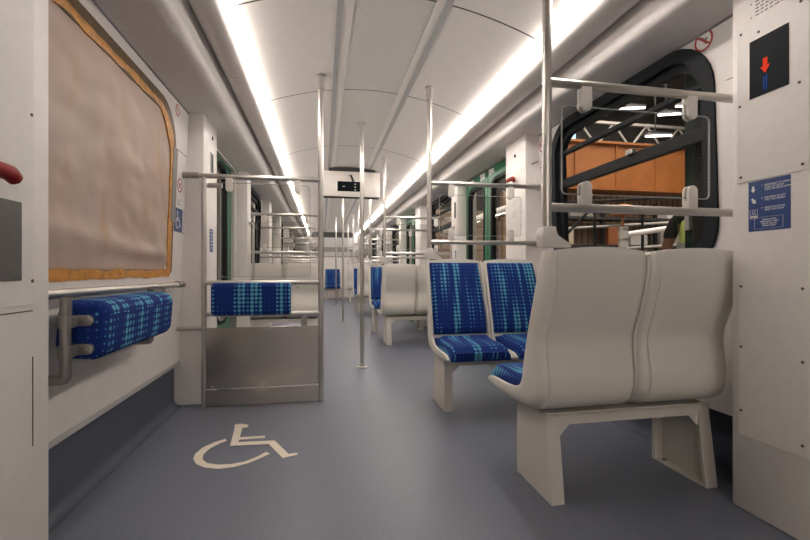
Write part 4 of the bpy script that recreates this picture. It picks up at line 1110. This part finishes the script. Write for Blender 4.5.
for z in (1.0, 1.13):
    bm = BM(); ring(bm, [(.186 * math.cos(a), .138 * math.sin(a)) for a in [2 * PI * k / 32 for k in range(32)]], [(.16 * math.cos(a), .11 * math.sin(a)) for a in [2 * PI * k / 32 for k in range(32)]], 'z', z, z + .05)
    bmesh.ops.translate(bm, verts=bm.verts, vec=parent_off); obj('reflective_band', bm, 'reflective', t, True)
skin_mesh('trousers', [(0, 0, 1.0), (0, 0, .93), (-.10, 0, .86), (-.112, .01, .50), (-.115, 0, .10), (.10, 0, .86), (.112, .01, .50), (.115, 0, .10)], [(0, 1), (1, 2), (2, 3), (3, 4), (1, 5), (5, 6), (6, 7)],
          [(.165, .12), (.165, .12), .10, .072, .062, .10, .072, .062], 1, 'denim', t)
for s in (-1, 1):
    bm = BM(); tube(bm, [(s * .118, -.09, .055), (s * .118, -.06, .06), (s * .12, .05, .062), (s * .124, .15, .052), (s * .126, .20, .045)], [.035, .055, .060, .052, .03], 16)
    for v in bm.verts:
        if v.co.z < .004: v.co.z = .004
    bmesh.ops.translate(bm, verts=bm.verts, vec=parent_off); obj('boot', bm, 'boot', t, True)

t.rotation_euler = (0, 0, -.76)

# ------------------------------------------------------------------ light, camera
def area(name, loc, rot, sx, sy, e, col):
    l = bpy.data.lights.new(name, 'AREA'); l.shape = 'RECTANGLE'; l.size = sx; l.size_y = sy; l.energy = e; l.color = col
    o = bpy.data.objects.new(name, l); COL.objects.link(o); o.location = loc; o.rotation_euler = rot; return o
area('workshop_lighting', (6.5, 6.5, 5.8), (0, 0, 0), 5, 8, 560, (1, .90, .78))
area('side_hall_lighting', (-2.6, 6, 4.8), (0, 0, 0), 1.6, 10, 500, (1, .90, .78))
w = bpy.data.worlds.new('World'); S.world = w; w.use_nodes = True
w.node_tree.nodes['Background'].inputs[0].default_value = (.9, .85, .8, 1); w.node_tree.nodes['Background'].inputs[1].default_value = .12
cam = bpy.data.cameras.new('camera'); cam.sensor_width = 36; cam.lens = 36 * 430 / 810; cam.clip_start = .02
cam.shift_y = 1 / 810
co = bpy.data.objects.new('camera', cam); COL.objects.link(co)
co.location = (0, 0, .9); co.rotation_euler = (PI / 2, 0, -math.atan(83 / 430))
S.camera = co
S.view_settings.view_transform = 'Standard'; S.view_settings.look = 'None'; S.view_settings.gamma = 1; S.view_settings.use_curve_mapping = False
S.view_settings.exposure = 0.84
S.cycles.max_bounces = 10; S.cycles.diffuse_bounces = 6; S.cycles.glossy_bounces = 4; S.cycles.transparent_max_bounces = 24
S.cycles.sample_clamp_indirect = 8
